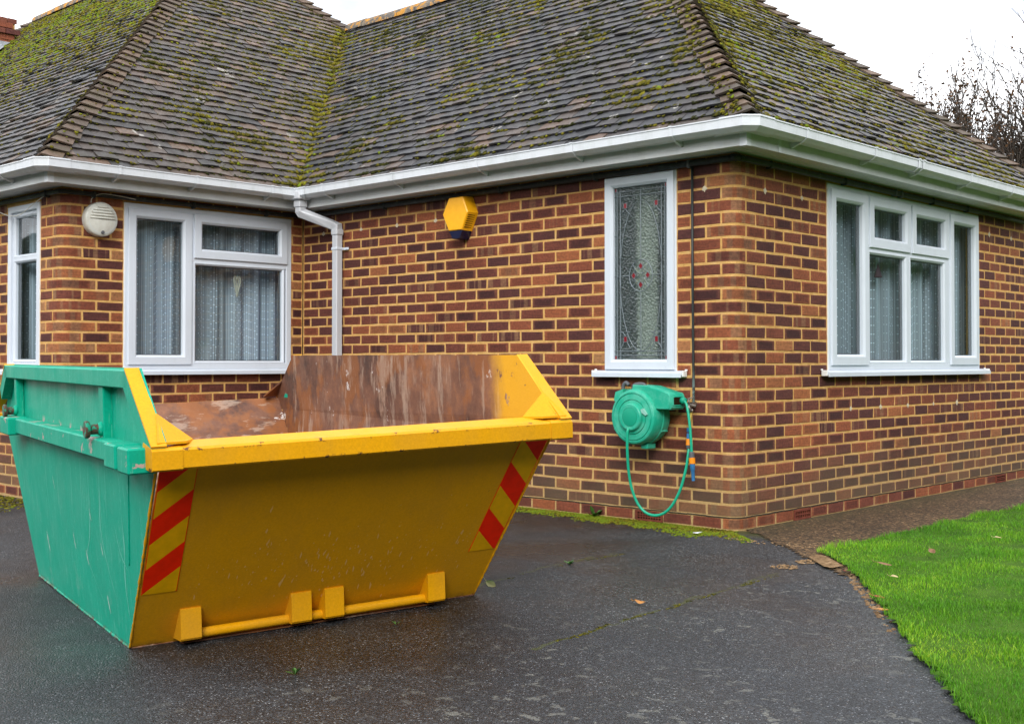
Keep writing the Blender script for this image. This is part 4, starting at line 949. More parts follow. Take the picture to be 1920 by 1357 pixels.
# curtains and the things in the windows
def curtain(fr, u0, u1, z0, z1, d, label, seed, amp=.02, mat='net', nm='net_curtain', cat='curtain', folds=9):
    nu = 150; nz = 8; V = []; F = []; UV = []; rr = random.Random(seed); ph = [rr.uniform(0, 6.28) for _ in range(4)]
    for j in range(nz+1):
        tz = j/nz
        for i in range(nu+1):
            t = i/nu; u = u0+(u1-u0)*t
            w = math.sin(t*folds*6.28+ph[0]+.6*math.sin(t*7+ph[1]))*amp + math.sin(t*folds*2.3*6.28+ph[2])*amp*.4
            w *= .75+.4*tz+.2*math.sin(tz*3+ph[3]+t*9); V.append(fr(u, z0+(z1-z0)*tz, d+w)); UV.append((u, z0+(z1-z0)*tz))
    for j in range(nz):
        for i in range(nu): F.append((j*(nu+1)+i, j*(nu+1)+i+1, (j+1)*(nu+1)+i+1, (j+1)*(nu+1)+i))
    me = bpy.data.meshes.new(nm); me.from_pydata(V, [], F); me.materials.append(M[mat]); uv = me.uv_layers.new(name='UVMap')
    for lo in me.loops: uv.data[lo.index].uv = UV[lo.vertex_index]
    me.polygons.foreach_set('use_smooth', [True]*len(F)); return tag(link(nm, me), label, cat, 'string net curtains' if mat == 'net' else None)
curtain(FB, WIN_B[0]-.1, WIN_B[1]+.1, .95, 2.32, -.16, 'dotted string net curtain behind the wide right-hand window', 1, folds=15)
curtain(FC, WIN_C[0]-.1, WIN_C[1]+.06, .95, 2.32, -.16, 'dotted string net curtain behind the wing side window', 2, folds=9)
curtain(FD, WIN_D[0]-.1, WIN_D[1]+.1, .95, 2.32, -.16, 'dotted string net curtain behind the narrow wing front window', 3, folds=5)
curtain(FC, -.52, -.1, .9, 2.32, -.26, 'lilac grey drape at the right side of the wing side window', 4, .03, 'drape', 'drape', 'curtain', 4)
curtain(FC, -1.30, -1.12, .9, 2.32, -.27, 'grey drape behind the opening light of the wing side window', 9, .02, 'drape', 'drape', 'curtain', 2)
curtain(FA, GM-.11, GM+.06, .95, 2.3, -.14, 'cream voile panel behind the leaded window', 8, .015, 'voile', 'voile_panel', 'curtain', 3)
# wicker heart
t = empty('wicker_heart', FC(-.614, 1.68, -.085)); tag(t, 'long pale wicker heart hanging in the wing side window', 'ornament')
def heart(w, h, r, nm, z):
    pts = []
    for k in range(33):
        a = -math.pi+2*math.pi*k/32; x = math.sin(a)**3; y = (13*math.cos(a)-5*math.cos(2*a)-2*math.cos(3*a)-math.cos(4*a))/16
        y = y*h*.5 if y > 0 else y*h*.95; pts.append((0, x*w, z+y))
    MB().tube(pts, r, 6).build(nm, M['wicker'], t, smooth=True)
heart(.032, .125, .006, 'outer_heart', .03); heart(.012, .085, .005, 'inner_heart', .03)
MB().tube([(0, 0, .09), (0, 0, .17)], .0012, 4).build('hanging_thread', M['wicker'], t)
# potted plant
t = empty('potted_plant', FC(-.83, 1.0, -.26)); tag(t, 'small houseplant in a white pot on the wing window sill', 'potted plant')
MB().lathe([(.0, .05), (.045, .05), (.05, .06), (.062, .15), (.066, .15), (.066, .16), (.058, .16), (.055, .13), (0, .13)], lambda a, b, d: (a, b, d), 20).build('pot', M['china'], t, smooth=True)
for k in range(11):
    a = k*2.4; ln = random.uniform(.05, .09); x, y = math.cos(a), math.sin(a); b = Vector((x*.02, y*.02, .15)); e = b+Vector((x*ln*.6, y*ln*.6, random.uniform(.04, .1))); s = Vector((-y, x, 0))*.014; mid = (b+e)/2+Vector((0, 0, .012))
    mb = MB(); mb.add([b, mid+s, e, mid-s], [(0, 1, 2), (0, 2, 3)]); mb.build('leaf', M['hleaf'], t)
# dark cone ornament
t = MB().lathe([(0, .0), (.045, .0), (.046, .006), (.0, .115)], lambda a, b, d: (-.085+a*.5, 2.05+b, 1.67+d), 16).build('cone_ornament', M['cone'], smooth=True); tag(t, 'small dark cone ornament hanging in the wide right-hand window', 'ornament')

# ------------------------------------------------------------------ roof
OE, ZE, TP = .245, 2.476, math.tan(R(42)); CP, SP = math.cos(R(42)), math.sin(R(42)); GA = .1; TWD = .166
YR, YRW = 2.42, 1.31; XRW = -12.3
ZR = ZE+(YR+OE)*TP; ZRW = ZE+(YRW-(WW-OE))*TP
SL = {}
# each slope: origin on eaves, udir, inward dir; umin(v), umax(v) in metres along the eaves for slope distance v
def slope(key, org, ud, ind, umin, umax, vmax, hue, verts, label):
    SL[key] = dict(o=Vector(org), u=Vector(ud), n=(Vector((0, 0, 1))*CP - Vector(ind)*SP), v=(Vector(ind)*CP+Vector((0, 0, 1))*SP), umin=umin, umax=umax, vmax=vmax, hue=hue)
    me = bpy.data.meshes.new('roof_slope'); me.from_pydata(verts, [], [tuple(range(len(verts)))]); me.materials.append(M['deck']); o = link('roof_slope', me); part(o, HOUSE); o['label'] = label; SL[key]['obj'] = o
dz_ = -.012
# A: main front. u along +x from valley corner
a0 = (LW+OE, -OE, ZE); vmA = (YR+OE)/CP
slope('A', a0, (1, 0, 0), (0, 1, 0), lambda v: -v*CP, lambda v: (OE-(LW+OE))-v*CP, vmA, .12,
      [(LW+OE, -OE, ZE+dz_), (OE, -OE, ZE+dz_), (OE-(YR+OE), YR, ZR+dz_), (LW+OE-(YR+OE), YR, ZR+dz_)], 'main front slope of the roof')
yfB = 2*YR+OE; vmB = vmA
slope('B', (OE, -OE, ZE), (0, 1, 0), (-1, 0, 0), lambda v: v*CP, lambda v: (yfB+OE)-v*CP, vmB, .35,
      [(OE, -OE, ZE+dz_), (OE, yfB, ZE+dz_), (OE-(YR+OE), YR, ZR+dz_)], 'mossy right-hand slope of the roof')
yfC = 2*YRW-(WW-OE); vmC = (YRW-(WW-OE))/CP
slope('C', (LW+OE, WW-OE, ZE), (0, 1, 0), (-1, 0, 0), lambda v: v*CP, lambda v: min((yfC-(WW-OE))-v*CP, (-WW)+v*CP+.12 if v*CP < YR+OE+.02 else 99), vmC, .85,
      [(LW+OE, WW-OE, ZE+dz_), (LW+OE, yfC, ZE+dz_), (LW+OE-(YRW-WW+OE), YRW, ZRW+dz_)], 'brown tiled side slope of the wing roof')
XHL = XRW-(YRW-WW+OE)
slope('D', (LW+OE, WW-OE, ZE), (-1, 0, 0), (0, 1, 0), lambda v: v*CP, lambda v: (LW+OE-XHL)-v*CP, vmC, .3,
      [(LW+OE, WW-OE, ZE+dz_), (XHL, WW-OE, ZE+dz_), (XRW, YRW, ZRW+dz_), (LW+OE-(YRW-WW+OE), YRW, ZRW+dz_)], 'yellow mossed front slope of the wing roof')
# rear slopes close the roof
for vs_ in ([(OE, yfB, ZE+dz_), (-9, yfB, ZE+dz_), (-9, YR, ZR+dz_), (OE-(YR+OE), YR, ZR+dz_)], [(LW+OE, yfC, ZE+dz_), (XHL, yfC, ZE+dz_), (XRW, YRW, ZRW+dz_), (LW+OE-(YRW-WW+OE), YRW, ZRW+dz_)], [(XHL, WW-OE, ZE+dz_), (XHL, yfC, ZE+dz_), (XRW, YRW, ZRW+dz_)]):
    me = bpy.data.meshes.new('rear_roof_slope'); me.from_pydata(vs_, [], [tuple(range(len(vs_)))]); me.materials.append(M['tile']); part(link('rear_roof_slope', me), HOUSE)
trr = random.Random(5)
def tile_verts(S, ua, ub, va, k):
    """world verts of one plain tile; trimmed to the slope's edges"""
    O, U, Vv, N = S['o'], S['u'], S['v'], S['n']; TL = .19; lift = k['l']; sk = k['s']
    def P(u, v, n):
        return O+U*u+Vv*v+N*n
    def cl(u, v): return max(S['umin'](v)-.01, min(S['umax'](v)+.01, u))
    vb = va+TL
    a0, b0 = cl(ua, va), cl(ub, va); a1, b1 = cl(ua, vb), cl(ub, vb); mid = (a0+b0)/2; mid1 = (a1+b1)/2; cam_ = .003
    return [P(a0, va+sk, .014+lift), P(mid, va, .014+lift+cam_), P(b0, va-sk, .014+lift), P(a0, va+sk, .029+lift), P(mid, va, .029+lift+cam_), P(b0, va-sk, .029+lift),
            P(a1, vb, -.004), P(mid1, vb, -.003), P(b1, vb, -.004), P(a1, vb, .006), P(mid1, vb, .008), P(b1, vb, .006)], b0-a0
TF = [(0, 1, 4, 3), (1, 2, 5, 4), (3, 4, 10, 9), (4, 5, 11, 10), (0, 3, 9, 6), (2, 8, 11, 5), (0, 6, 7, 1), (1, 7, 8, 2)]
for key, S in SL.items():
    tiles = []; nc = int(S['vmax']/GA)+1
    for c in range(nc):
        v = c*GA-.035+trr.uniform(-.004, .004); vm = v+.05
        if vm > S['vmax']: break
        u0, u1 = S['umin'](max(vm, 0)), S['umax'](max(vm, 0)); off = (c % 2)*TWD/2; k0 = math.floor((u0-off)/TWD)
        u = k0*TWD+off
        while u < u1:
            ua, ub = u+.0015, u+TWD-.0015
            if ub > u0+.02 and ua < u1-.02:
                cp = S['o']+S['u']*((ua+ub)/2)+S['v']*(v+.05); px, py, z = P2(cp)
                if -900 < px < 2800:
                    jit = dict(l=max(0, trr.gauss(.003, .0045)), s=trr.gauss(0, .0055)); vt, wd = tile_verts(S, ua+trr.uniform(-.001, .001), ub, v, jit)
                    if wd > .015:
                        vis = 0 < px < 1920 and py > 0; tone = trr.random()
                        if tone > .985 and trr.random() < .35: tone = .97
                        tiles.append((-(wd*1e4/z/z if vis else 0), len(tiles), vt, tone, vis, max(0, min(1, S['hue']+trr.gauss(0, .16)))))
            u += TWD
    tiles.sort(); top = [t for t in tiles[:300] if t[4]]; rest = tiles[len(top):]
    for _, _, vt, tone, _, hue in top:
        c = sum(vt, Vector())/12; me = bpy.data.meshes.new('roof_tile'); me.from_pydata([v-c for v in vt], [], TF); me.materials.append(M['tile']); o = link('roof_tile', me, S['obj']); o.location = c; o['tone'] = tone; o['hue'] = hue
    V = []; F = []; T = []; H = []
    for _, _, vt, tone, _, hue in rest:
        n0 = len(V); V += [tuple(v) for v in vt]; F += [tuple(n0+i for i in f) for f in TF]; T += [tone]*12; H += [hue]*12
    me = bpy.data.meshes.new('roof_tiling'); me.from_pydata(V, [], F); me.materials.append(M['tile']); me.attributes.new('tone', 'FLOAT', 'POINT').data.foreach_set('value', T); me.attributes.new('hue', 'FLOAT', 'POINT').data.foreach_set('value', H)
    tag(link('roof_tiling', me, S['obj']), kind='stuff')
    S['n_t'] = len(tiles)
# bonnet hip tiles
def bonnets(S1, S2, top, start, d1, d2, dh, nmax, vis=True):
    """S1,S2 slopes meeting at the hip; d1,d2 horizontal unit vectors away from the hip on each slope; dh hip direction (unit)"""
    N1, N2 = S1['n'], S2['n']; up = (N1+N2).normalized(); step = GA*1.0/CP*math.sqrt(1+1+TP*TP)/math.sqrt(1+TP*TP)*1.0
    step = GA/dh.dot(S1['v']); H0 = Vector(start)
    for c in range(nmax):
        n = 12; V = []; rr_ = random.Random(c*7+int(abs(start[0])*10)); wob = rr_.gauss(0, .004); wide = rr_.uniform(.12, .15)
        for layer in (0, 1):
            for e, (vv, lf) in enumerate(((-.035, .060), (step*1.25, .014))):
                base = H0+dh*(c*step+vv)
                for k in range(n+1):
                    t = -1+2*k/n; q = abs(t); s = (math.sqrt(q*q+.16)-.4)/(math.sqrt(1.16)-.4)
                    wd = wide*(1 if e == 0 else .85); dd = d1 if t < 0 else d2; nn = (N1 if t < 0 else N2)
                    nrm = up.lerp(nn, min(1, q*1.6)).normalized()
                    # droop towards the eaves at the outer ends of each bonnet
                    P = base+dd*(s*wd) + nrm*((lf+wob)*(1-.55*q) + .018 - layer*.014) - dh*(.02*(1-q)*(1 if e == 0 else 0))
                    V.append(P)
        m = n+1; F = []
        for k in range(n):
            F += [(k, k+1, m+k+1, m+k), (2*m+k, 3*m+k, 3*m+k+1, 2*m+k+1), (k, 2*m+k, 2*m+k+1, k+1)]
        F += [(0, m, 3*m, 2*m), (n, 2*m+n, 3*m+n, m+n)]
        cen = sum(V, Vector())/len(V); mb = MB(); mb.add([v-cen for v in V], F); o = mb.build('hip_tile', M['bonnet'], S1['obj'], smooth=True, sharp=40); o.location = cen; o['tone'] = rr_.random()
hd = lambda x, y: Vector((x, y, TP)).normalized()
bonnets(SL['A'], SL['B'], None, (OE, -OE, ZE), Vector((-1, 0, 0)), Vector((0, 1, 0)), hd(-1, 1), 35)
bonnets(SL['D'], SL['C'], None, (LW+OE, WW-OE, ZE), Vector((-1, 0, 0)), Vector((0, 1, 0)), hd(-1, 1), 49)
bonnets(SL['B'], SL['B'], None, (OE, yfB, ZE), Vector((0, -1, 0)), Vector((-1, 0, 0)), hd(-1, -1), 34)
# the far hip of the wing
nC = int((YRW-WW+OE)/GA)
bonnets(SL['C'], SL['C'], None, tuple(Vector((LW+OE, yfC, ZE))+Vector((-1, -1, TP))*2.6), Vector((0, -1, 0)), Vector((-1, 0, 0)), hd(-1, -1), 16)
bonnets(SL['D'], SL['D'], None, tuple(Vector((XHL, WW-OE, ZE))+Vector((1, 1, TP))*1.9), Vector((1, 0, 0)), Vector((0, 1, 0)), hd(1, 1), 24)
# mortar filled feet of the two near hips
for cx, cy in ((OE, -OE), (LW+OE, WW-OE)):
    mb = MB(); n = 10; V = [(cx-.06, cy+.06, ZE+.09)]
    for k in range(n+1):
        t = -1+2*k/n; q = abs(t); V.append((cx-.012-(.13*q if t < 0 else 0), cy+.012+(.13*q if t > 0 else 0), ZE+.012+.055*(1-q)))
    for k in range(n+1):
        t = -1+2*k/n; q = abs(t); V.append((cx-.012-(.13*q if t < 0 else 0), cy+.012+(.13*q if t > 0 else 0), ZE-.005))
    mb.add(V, [(0, 1+k, 2+k) for k in range(n)]+[(1+k, 2+k, 13+k, 12+k) for k in range(n)]); mb.build('hip_mortar', M['rubble'], SL['A' if cx > 0 else 'D']['obj'])
# ridge tiles
def ridge(x0, x1, y, z, parent, step=.3):
    n = int((x1-x0)/step)
    for k in range(n):
        xa, xb = x0+k*step+.004, x0+(k+1)*step-.004; mb = MB(); V = []; F = []; m = 9; dzr = random.uniform(-.006, .006)
        for x in (xa, xb):
            for r_ in (.115, .10):
                for j in range(m): a = math.pi*j/(m-1); V.append((x, y+r_*math.cos(a)*1.05, z-.045+dzr+r_*math.sin(a)*.95))
        for j in range(m-1): F += [(j, j+1, 2*m+j+1, 2*m+j), (m+j, 3*m+j, 3*m+j+1, m+j+1), (j, m+j, m+j+1, j+1), (2*m+j, 2*m+j+1, 3*m+j+1, 3*m+j)]
        mb.add(V, F); mb.build('ridge_tile', M['ridge'], parent, smooth=True, sharp=40)
ridge(LW+OE-(YR+OE)+.1, -3.0, YR, ZR, SL['A']['obj']); ridge(XRW, -8.6, YRW, ZRW, SL['D']['obj'])

# moss cushions
def ico():
    import bmesh
    bm = bmesh.new(); bmesh.ops.create_icosphere(bm, subdivisions=1, radius=1); V = np.array([v.co[:] for v in bm.verts]); F = np.array([[v.index for v in f.verts] for f in bm.faces]); bm.free(); return V, F
IV, IF = ico()
def moss_mesh(name, items, parent, label=None):
    """items: (pos, normal, radius, flat, tone)"""
    nv = len(IV); V = np.zeros((len(items)*nv, 3)); F = np.zeros((len(items)*len(IF), 3), int); T = np.zeros(len(items)*nv)
    rg = np.random.default_rng(len(items))
    for i, (p, n, r, fl, t) in enumerate(items):
        n = Vector(n); a = n.orthogonal().normalized(); b = n.cross(a); ang = rg.uniform(0, 6.28); ca, sa = math.cos(ang), math.sin(ang); a2 = a*ca+b*sa; b2 = n.cross(a2)
        s = IV*rg.uniform(.62, 1.35, (nv, 1)); ex = rg.uniform(.75, 1.4)
        V[i*nv:(i+1)*nv] = np.array(p)+r*(ex*s[:, :1]*np.array(a2)+s[:, 1:2]/ex*np.array(b2)+fl*s[:, 2:3]*np.array(n))
        F[i*len(IF):(i+1)*len(IF)] = IF+i*nv; T[i*nv:(i+1)*nv] = np.clip(t+.16*s[:, 2]+rg.normal(0, .06, nv), .02, 1)
    me = bpy.data.meshes.new(name); me.from_pydata(V.tolist(), [], F.tolist()); me.materials.append(M['moss']); me.attributes.new('tone', 'FLOAT', 'POINT').data.foreach_set('value', T.tolist())
    me.polygons.foreach_set('use_smooth', [True]*len(F)); o = link(name, me, parent); o['kind'] = 'stuff'
    if label: o['label'] = label
    return o
def roof_moss(key, count, dens, tonef, size=(.010, .03)):
    S = SL[key]; items = []; rr = random.Random(hash(key) % 100+3); tries = 0; nc = int(S['vmax']/GA)
    while len(items) < count and tries < count*40:
        tries += 1; c = rr.randrange(nc); tail = rr.random() < .75; v = c*GA-.035+(rr.uniform(-.012, .012) if tail else rr.uniform(0, .09)); vm = max(v, 0)
        u = rr.uniform(S['umin'](vm), S['umax'](vm)); p = S['o']+S['u']*u+S['v']*v
        px, py, z = P2(p)
        if not (-140 < px < 2060 and py > -130): continue
        d = dens(u, v, p, px, py)
        if rr.random() > d: continue
        sz = rr.uniform(*size)*(.7+.6*d); hgt = (.026 if tail else .024-.014*((v+.035) % GA)/GA); items.append((p+S['n']*hgt, S['n'], sz, rr.uniform(.35, .6), tonef(u, v, p, px, py, rr)))
    moss_mesh('moss', items, S['obj'])
nz = lambda p, s, o=0: mnoise.fractal(Vector((p.x*s+o, p.y*s, p.z*s)), 1., 2., 3)
def val(p): return abs((p.y+OE)-((LW+OE)-p.x))/1.414      # distance from the valley
roof_moss('A', 8800, lambda u, v, p, px, py: .09+.9*max(0, nz(p, 2.2)-.02)+.9*math.exp(-(val(p)/.085)**2)+.35*math.exp(-((p.x+p.y)/1.414/.2)**2)+.12*ss(p.z, 3.4, 4.6),
          lambda u, v, p, px, py, r: min(1, max(.05, (.58 if val(p) < .2 else .35+.35*nz(p, 2.3, 4))+r.gauss(0, .17))), (.007, .028))
roof_moss('C', 8800, lambda u, v, p, px, py: .11+1.0*max(0, nz(p, 2.0, 9)-.0)+.9*math.exp(-(val(p)/.10)**2)+.12*ss(p.z, 3.3, 4.5),
          lambda u, v, p, px, py, r: min(1, max(.05, (.55 if val(p) < .2 else .42+.3*nz(p, 2.3, 4))+r.gauss(0, .15))), (.008, .025))
roof_moss('D', 11000, lambda u, v, p, px, py: min(1, .16+1.1*ss((p.z-3.1)/2.6+(-p.x-5)*.10+.25*nz(p, 1.2), .15, .95)),
          lambda u, v, p, px, py, r: min(1, max(.1, .42+.42*ss(p.z+(-p.x-5)*.25, 3.4, 5.6)+.2*nz(p, 1.5)+r.gauss(0, .13))), (.008, .021))
roof_moss('B', 11000, lambda u, v, p, px, py: min(1, .22+.75*max(0, nz(Vector((p.x*1.5, p.y*.8, p.z)), 1.7, 2)+.25)+.3*math.exp(-(abs((p.y+OE)-(OE-p.x))/.25)**2)),
          lambda u, v, p, px, py, r: min(1, max(.08, .62+.28*nz(p, 2.1)+r.gauss(0, .14))), (.008, .024))

# moss lodged on the near hips
items = []; rr = random.Random(77)
for cx, cy, L_, cnt in ((OE, -OE, 3.2, 900), (LW+OE, WW-OE, 4.6, 420)):
    for _ in range(cnt):
        f = rr.random(); side = rr.random() < .35 if cx > 0 else rr.random() < .6; off = abs(rr.gauss(0, .09)); c0 = Vector((cx-f*L_*.62, cy+f*L_*.62, ZE+f*L_*.62*TP)); dd = Vector((-1, 0, 0)) if side else Vector((0, 1, 0)); key = ('A' if side else 'B') if cx > 0 else ('D' if side else 'C'); nn = SL[key]['n']
        if mnoise.noise((f*14, cx, side*3)) < rr.uniform(-.3, .3): continue
        items.append((c0+dd*off+nn*(.075-.28*off if off < .15 else .03), nn, rr.uniform(.007, .018), .5, min(1, max(.1, .55+rr.gauss(0, .2)))))
moss_mesh('hip_moss', items, SL['A']['obj'])
# chimney on the far left
CH = MB(); CH.box((-12.513, .207, 4.6), (-11.927, .793, 5.67)); cho = CH.build('chimney', M['mortar']); part(cho, HOUSE)
for c in range(14):
    z0 = 4.62+c*.076; out = .012+(.035 if c in (11, 12) else 0)
    for side in range(4):
        for k in range(3):
            a = -.3-out+(k*.2+(.1 if c % 2 else 0)); a1 = min(a+.19, .3+out)
            if a1-a < .03: continue
            me = MB()
            if side == 0: me.box((-12.22+a, .5-.3-out, z0), (-12.22+a1, .5-.3+.005, z0+.066))
            elif side == 1: me.box((-11.92-.005, .5+a, z0), (-11.92+out, .5+a1, z0+.066))
            else: continue
            o = me.build('brick', M['brick'], cho); o['tone'] = trr.uniform(.1, .6); o['band'] = 0.
mb = MB(); mb.box((-12.54, .17, 4.88), (-11.90, .19, 5.14)); mb.box((-11.902, .175, 4.98), (-11.882, .83, 5.34))
mb.add([(-11.89, .16, 4.95), (-11.52, .30, 5.02), (-11.6, .5, 5.19), (-11.89, .6, 5.30)], [(0, 1, 2, 3)]); mb.add([(-12.6, .15, 4.90), (-11.87, .15, 4.90), (-11.8, -.06, 4.71), (-12.6, -.08, 4.69)], [(0, 1, 2, 3)]); mb.build('lead_flashing', M['lead'], cho)

# ------------------------------------------------------------------ the skip
SK = empty('builders_skip', (-.709, -3.097, -.001)); tag(SK, 'green and mustard yellow builder skip with rusty inside on the drive', 'skip')
SK.rotation_mode = 'XYZ'
_X = Vector((.967, -.2546, -.004)).normalized(); _Y = Vector((.2546, .967, .033)); _Y = (_Y-_X*_Y.dot(_X)).normalized(); _Z = _X.cross(_Y)
SK.matrix_basis = Matrix(((_X.x, _Y.x, _Z.x, -.709), (_X.y, _Y.y, _Z.y, -3.097), (_X.z, _Y.z, _Z.z, -.001), (0, 0, 0, 1)))
E_ = lambda z: .8755+.805*z
W_s = lambda z: .7395+.058*z
HT = .795
def plate(mb, outer_pts, inner_pts, mo, mi, me=0):
    n = len(outer_pts); b = mb.add(outer_pts, [tuple(range(n))], mo); c = mb.add(inner_pts, [tuple(range(n-1, -1, -1))], mi)
    for i in range(n): mb.f.append((b+i, c+i, c+(i+1) % n, b+(i+1) % n)); mb.m.append(me)
TH = .007
for s, nm in ((1, 'near yellow end panel'), (-1, 'far end panel')):
    mb = MB(); q = lambda k, t: [(s*(E_(0)-t), -W_s(0)+k, 0), (s*(E_(0)-t), W_s(0)-k, 0), (s*(E_(HT)-t), .7715-k, HT), (s*(E_(HT)-t), -.7715+k, HT)]
    plate(mb, q(0, 0), q(0, TH), 0, 1); o = mb.build('end_panel', [M['yellow'], M['rust']], SK, fixn=False); o['label'] = nm
for s, nm, ext in ((-1, 'green side panel', 'green'), (1, 'far side panel', 'green')):
    mb = MB(); YU = .772
    lo = lambda t: [(-E_(0)+.002, s*(W_s(0)-t), .0), (E_(0)-.002, s*(W_s(0)-t), .0), (E_(.73)-.002, s*(W_s(.73)-t), .73), (-E_(.73)+.002, s*(W_s(.73)-t), .73)]
    up = lambda t: [(-E_(.73)+.002, s*(W_s(.73)-t), .7301), (E_(.73)-.002, s*(W_s(.73)-t), .7301), (1.54, s*(YU-t), .803), (1.245, s*(YU-t), 1.0505), (-1.245, s*(YU-t), 1.0505), (-1.54, s*(YU-t), .803)]
    plate(mb, lo(0), lo(TH), 0, 1, 1 if s > 0 else 0); plate(mb, up(0), up(TH), 0, 1, 1 if s > 0 else 0); o = mb.build('side_panel', [M[ext], M['rust']], SK, fixn=False); o['label'] = nm
mb = MB(); mb.box((-.868, -.732, .004), (.868, .732, .012)); mb.build('floor_plate', M['rust'], SK)
# end lips
for s in (1, -1):
    mb = MB(); prof = [(1.553, .785), (1.553, .728), (1.546, .722), (1.468, .728), (1.448, .800), (1.452, .809), (1.545, .793)] if s > 0 else [(1.60, .785), (1.60, .735), (1.52, .735), (1.522, .783)]
    mb.prism(prof, lambda a, z, y: (s*a, y, z), -.805, .805); o = mb.build('end_lip', M['yellow'], SK)
    for t in (-1, 1):     # welded corner sleeves
        mb = MB(); prof2 = [(1.556, .7865), (1.556, .725), (1.545, .719), (1.466, .725), (1.445, .801), (1.452, .8105), (1.546, .7945)] if s > 0 else [(1.603, .787), (1.603, .73), (1.522, .73), (1.524, .785)]
        mb.prism(prof2, lambda a, z, y: (s*a, y, z), t*.72, t*.8205); mb.build('lip_corner', M['yellow'], o)
        # gusset plate in the corner
        mb = MB(); P = [(s*1.452, t*.655, .8115), (s*1.53, t*.70, .8125), (s*1.545, t*.80, .8130), (s*1.428, t*.7695, .9035)]
        mb.add(P+[(x, y, z-.008) for x, y, z in P], [(0, 1, 2), (0, 2, 3), (4, 6, 5), (4, 7, 6), (0, 4, 5, 1), (1, 5, 6, 2), (2, 6, 7, 3), (3, 7, 4, 0)]); mb.build('corner_gusset', M['yellow' if s > 0 else 'rust'], o)
# top rails and sloping flanges
for t in (-1, 1):
    mb = MB(); mb.cbox((-1.245, t*.7725, .982), (1.245, t*.8195, 1.046), .004); o = mb.build('top_rail', M['green'], SK)
    for s in (1, -1):
        a, b = Vector((1.235, 0, 1.053)), Vector((1.552, 0, .802)); dr = (b-a).normalized(); nn = Vector((-dr.z, 0, dr.x))
        if nn.z < 0: nn = -nn
        def q(p, y, k): v = p-nn*k; return (s*v.x, y, v.z)
        y0, y1 = t*.7705, t*.8215; mb = MB()
        V = [q(a, y0, 0), q(a, y1, 0), q(b, y1, 0), q(b, y0, 0), q(a, y0, .007), q(a, y1, .007), q(b, y1, .007), q(b, y0, .007)]
        mb.add(V, [(0, 1, 2, 3), (4, 7, 6, 5), (0, 4, 5, 1), (1, 5, 6, 2), (2, 6, 7, 3), (3, 7, 4, 0)]); mb.build('sloping_flange', M['yellow'], SK)
        b = b if s > 0 else b-dr*.2
        y0, y1 = t*.7735, t*.8195; mb = MB(); V = [q(a, y0, .0072), q(a, y1, .0072), q(b, y1, .0072), q(b, y0, .0072), q(a-dr*.02, y0, .075), q(a-dr*.02, y1, .075), q(b, y1, .075), q(b, y0, .075)]
        mb.add(V, [(0, 1, 2, 3), (4, 7, 6, 5), (0, 4, 5, 1), (1, 5, 6, 2), (2, 6, 7, 3), (3, 7, 4, 0)]); mb.build('sloping_rail', M['green'], SK)
    # cross rail, posts, stop blocks, lifting lugs
    s1 = t
    mb = MB(); mb.cbox((-.84, s1*.7765, .716), (1.04, s1*.84, .79), .006); mb.build('cross_rail', M['green'], SK)
    for x0, x1 in ((.785, .855), (-1.03, -.965)):
        mb = MB(); mb.cbox((x0, s1*.7725, .785), (x1, s1*.808, .983), .004); mb.build('post', M['green'], SK)
    for x0, x1, y in ((1.12, 1.275, .872), (1.335, 1.475, .878), (-1.09, -.84, .872))[:3 if s1 < 0 else 0]:
        mb = MB(); mb.cbox((x0, s1*.7795, .708), (x1, s1*y, .794), .006); mb.build('stop_block', M['green'], SK)
    for x in (.82, -.985):
        mb = MB(); prof = [(0, .80), (.019, .80), (.019, .852), (.031, .853), (.033, .858), (.033, .866), (.029, .870), (0, .870)]
        mb.lathe(prof, lambda a, b, d: (x+a, s1*d, .822+b), 20); mb.build('lifting_lug', M['lug'], SK, smooth=True, sharp=35)
        mb = MB(); mb.lathe([(.026, .806), (.028, .811), (.021, .822)], lambda a, b, d: (x+a, s1*d, .822+b), 16); mb.build('lug_weld', M['green'], SK, smooth=True)
# weld seams on the green side
def weld(p0, p1, r, nm, mat):
    a, b = Vector(p0), Vector(p1); n = max(4, int((b-a).length/.012)); mb = MB()
    mb.tube([a+(b-a)*k/n for k in range(n+1)], [r*random.uniform(.6, 1.25) for _ in range(n+1)], 6); return mb.build(nm, mat, SK, smooth=True)
weld((1.10, -.7825, .72), (.985, -.7605, .33), .0026, 'weld_seam', M['green']); weld((.862, -.768, .79), (.862, -.772, .975), .005, 'weld_seam', M['green']); weld((1.05, -.775, .80), (1.07, -.772, .98), .004, 'weld_seam', M['green'])
weld((E_(0), -W_s(0), .002), (E_(.72), -W_s(.72), .72), .005, 'corner_weld', M['yellow']); weld((E_(0), W_s(0), .002), (E_(.72), W_s(.72), .72), .005, 'corner_weld', M['yellow'])
weld((-E_(0), -W_s(0), .004), (E_(0), -W_s(0), .004), .006, 'bottom_weld', M['green']); weld((E_(0), -W_s(0), .004), (E_(0), W_s(0), .004), .006, 'bottom_weld', M['rust'])
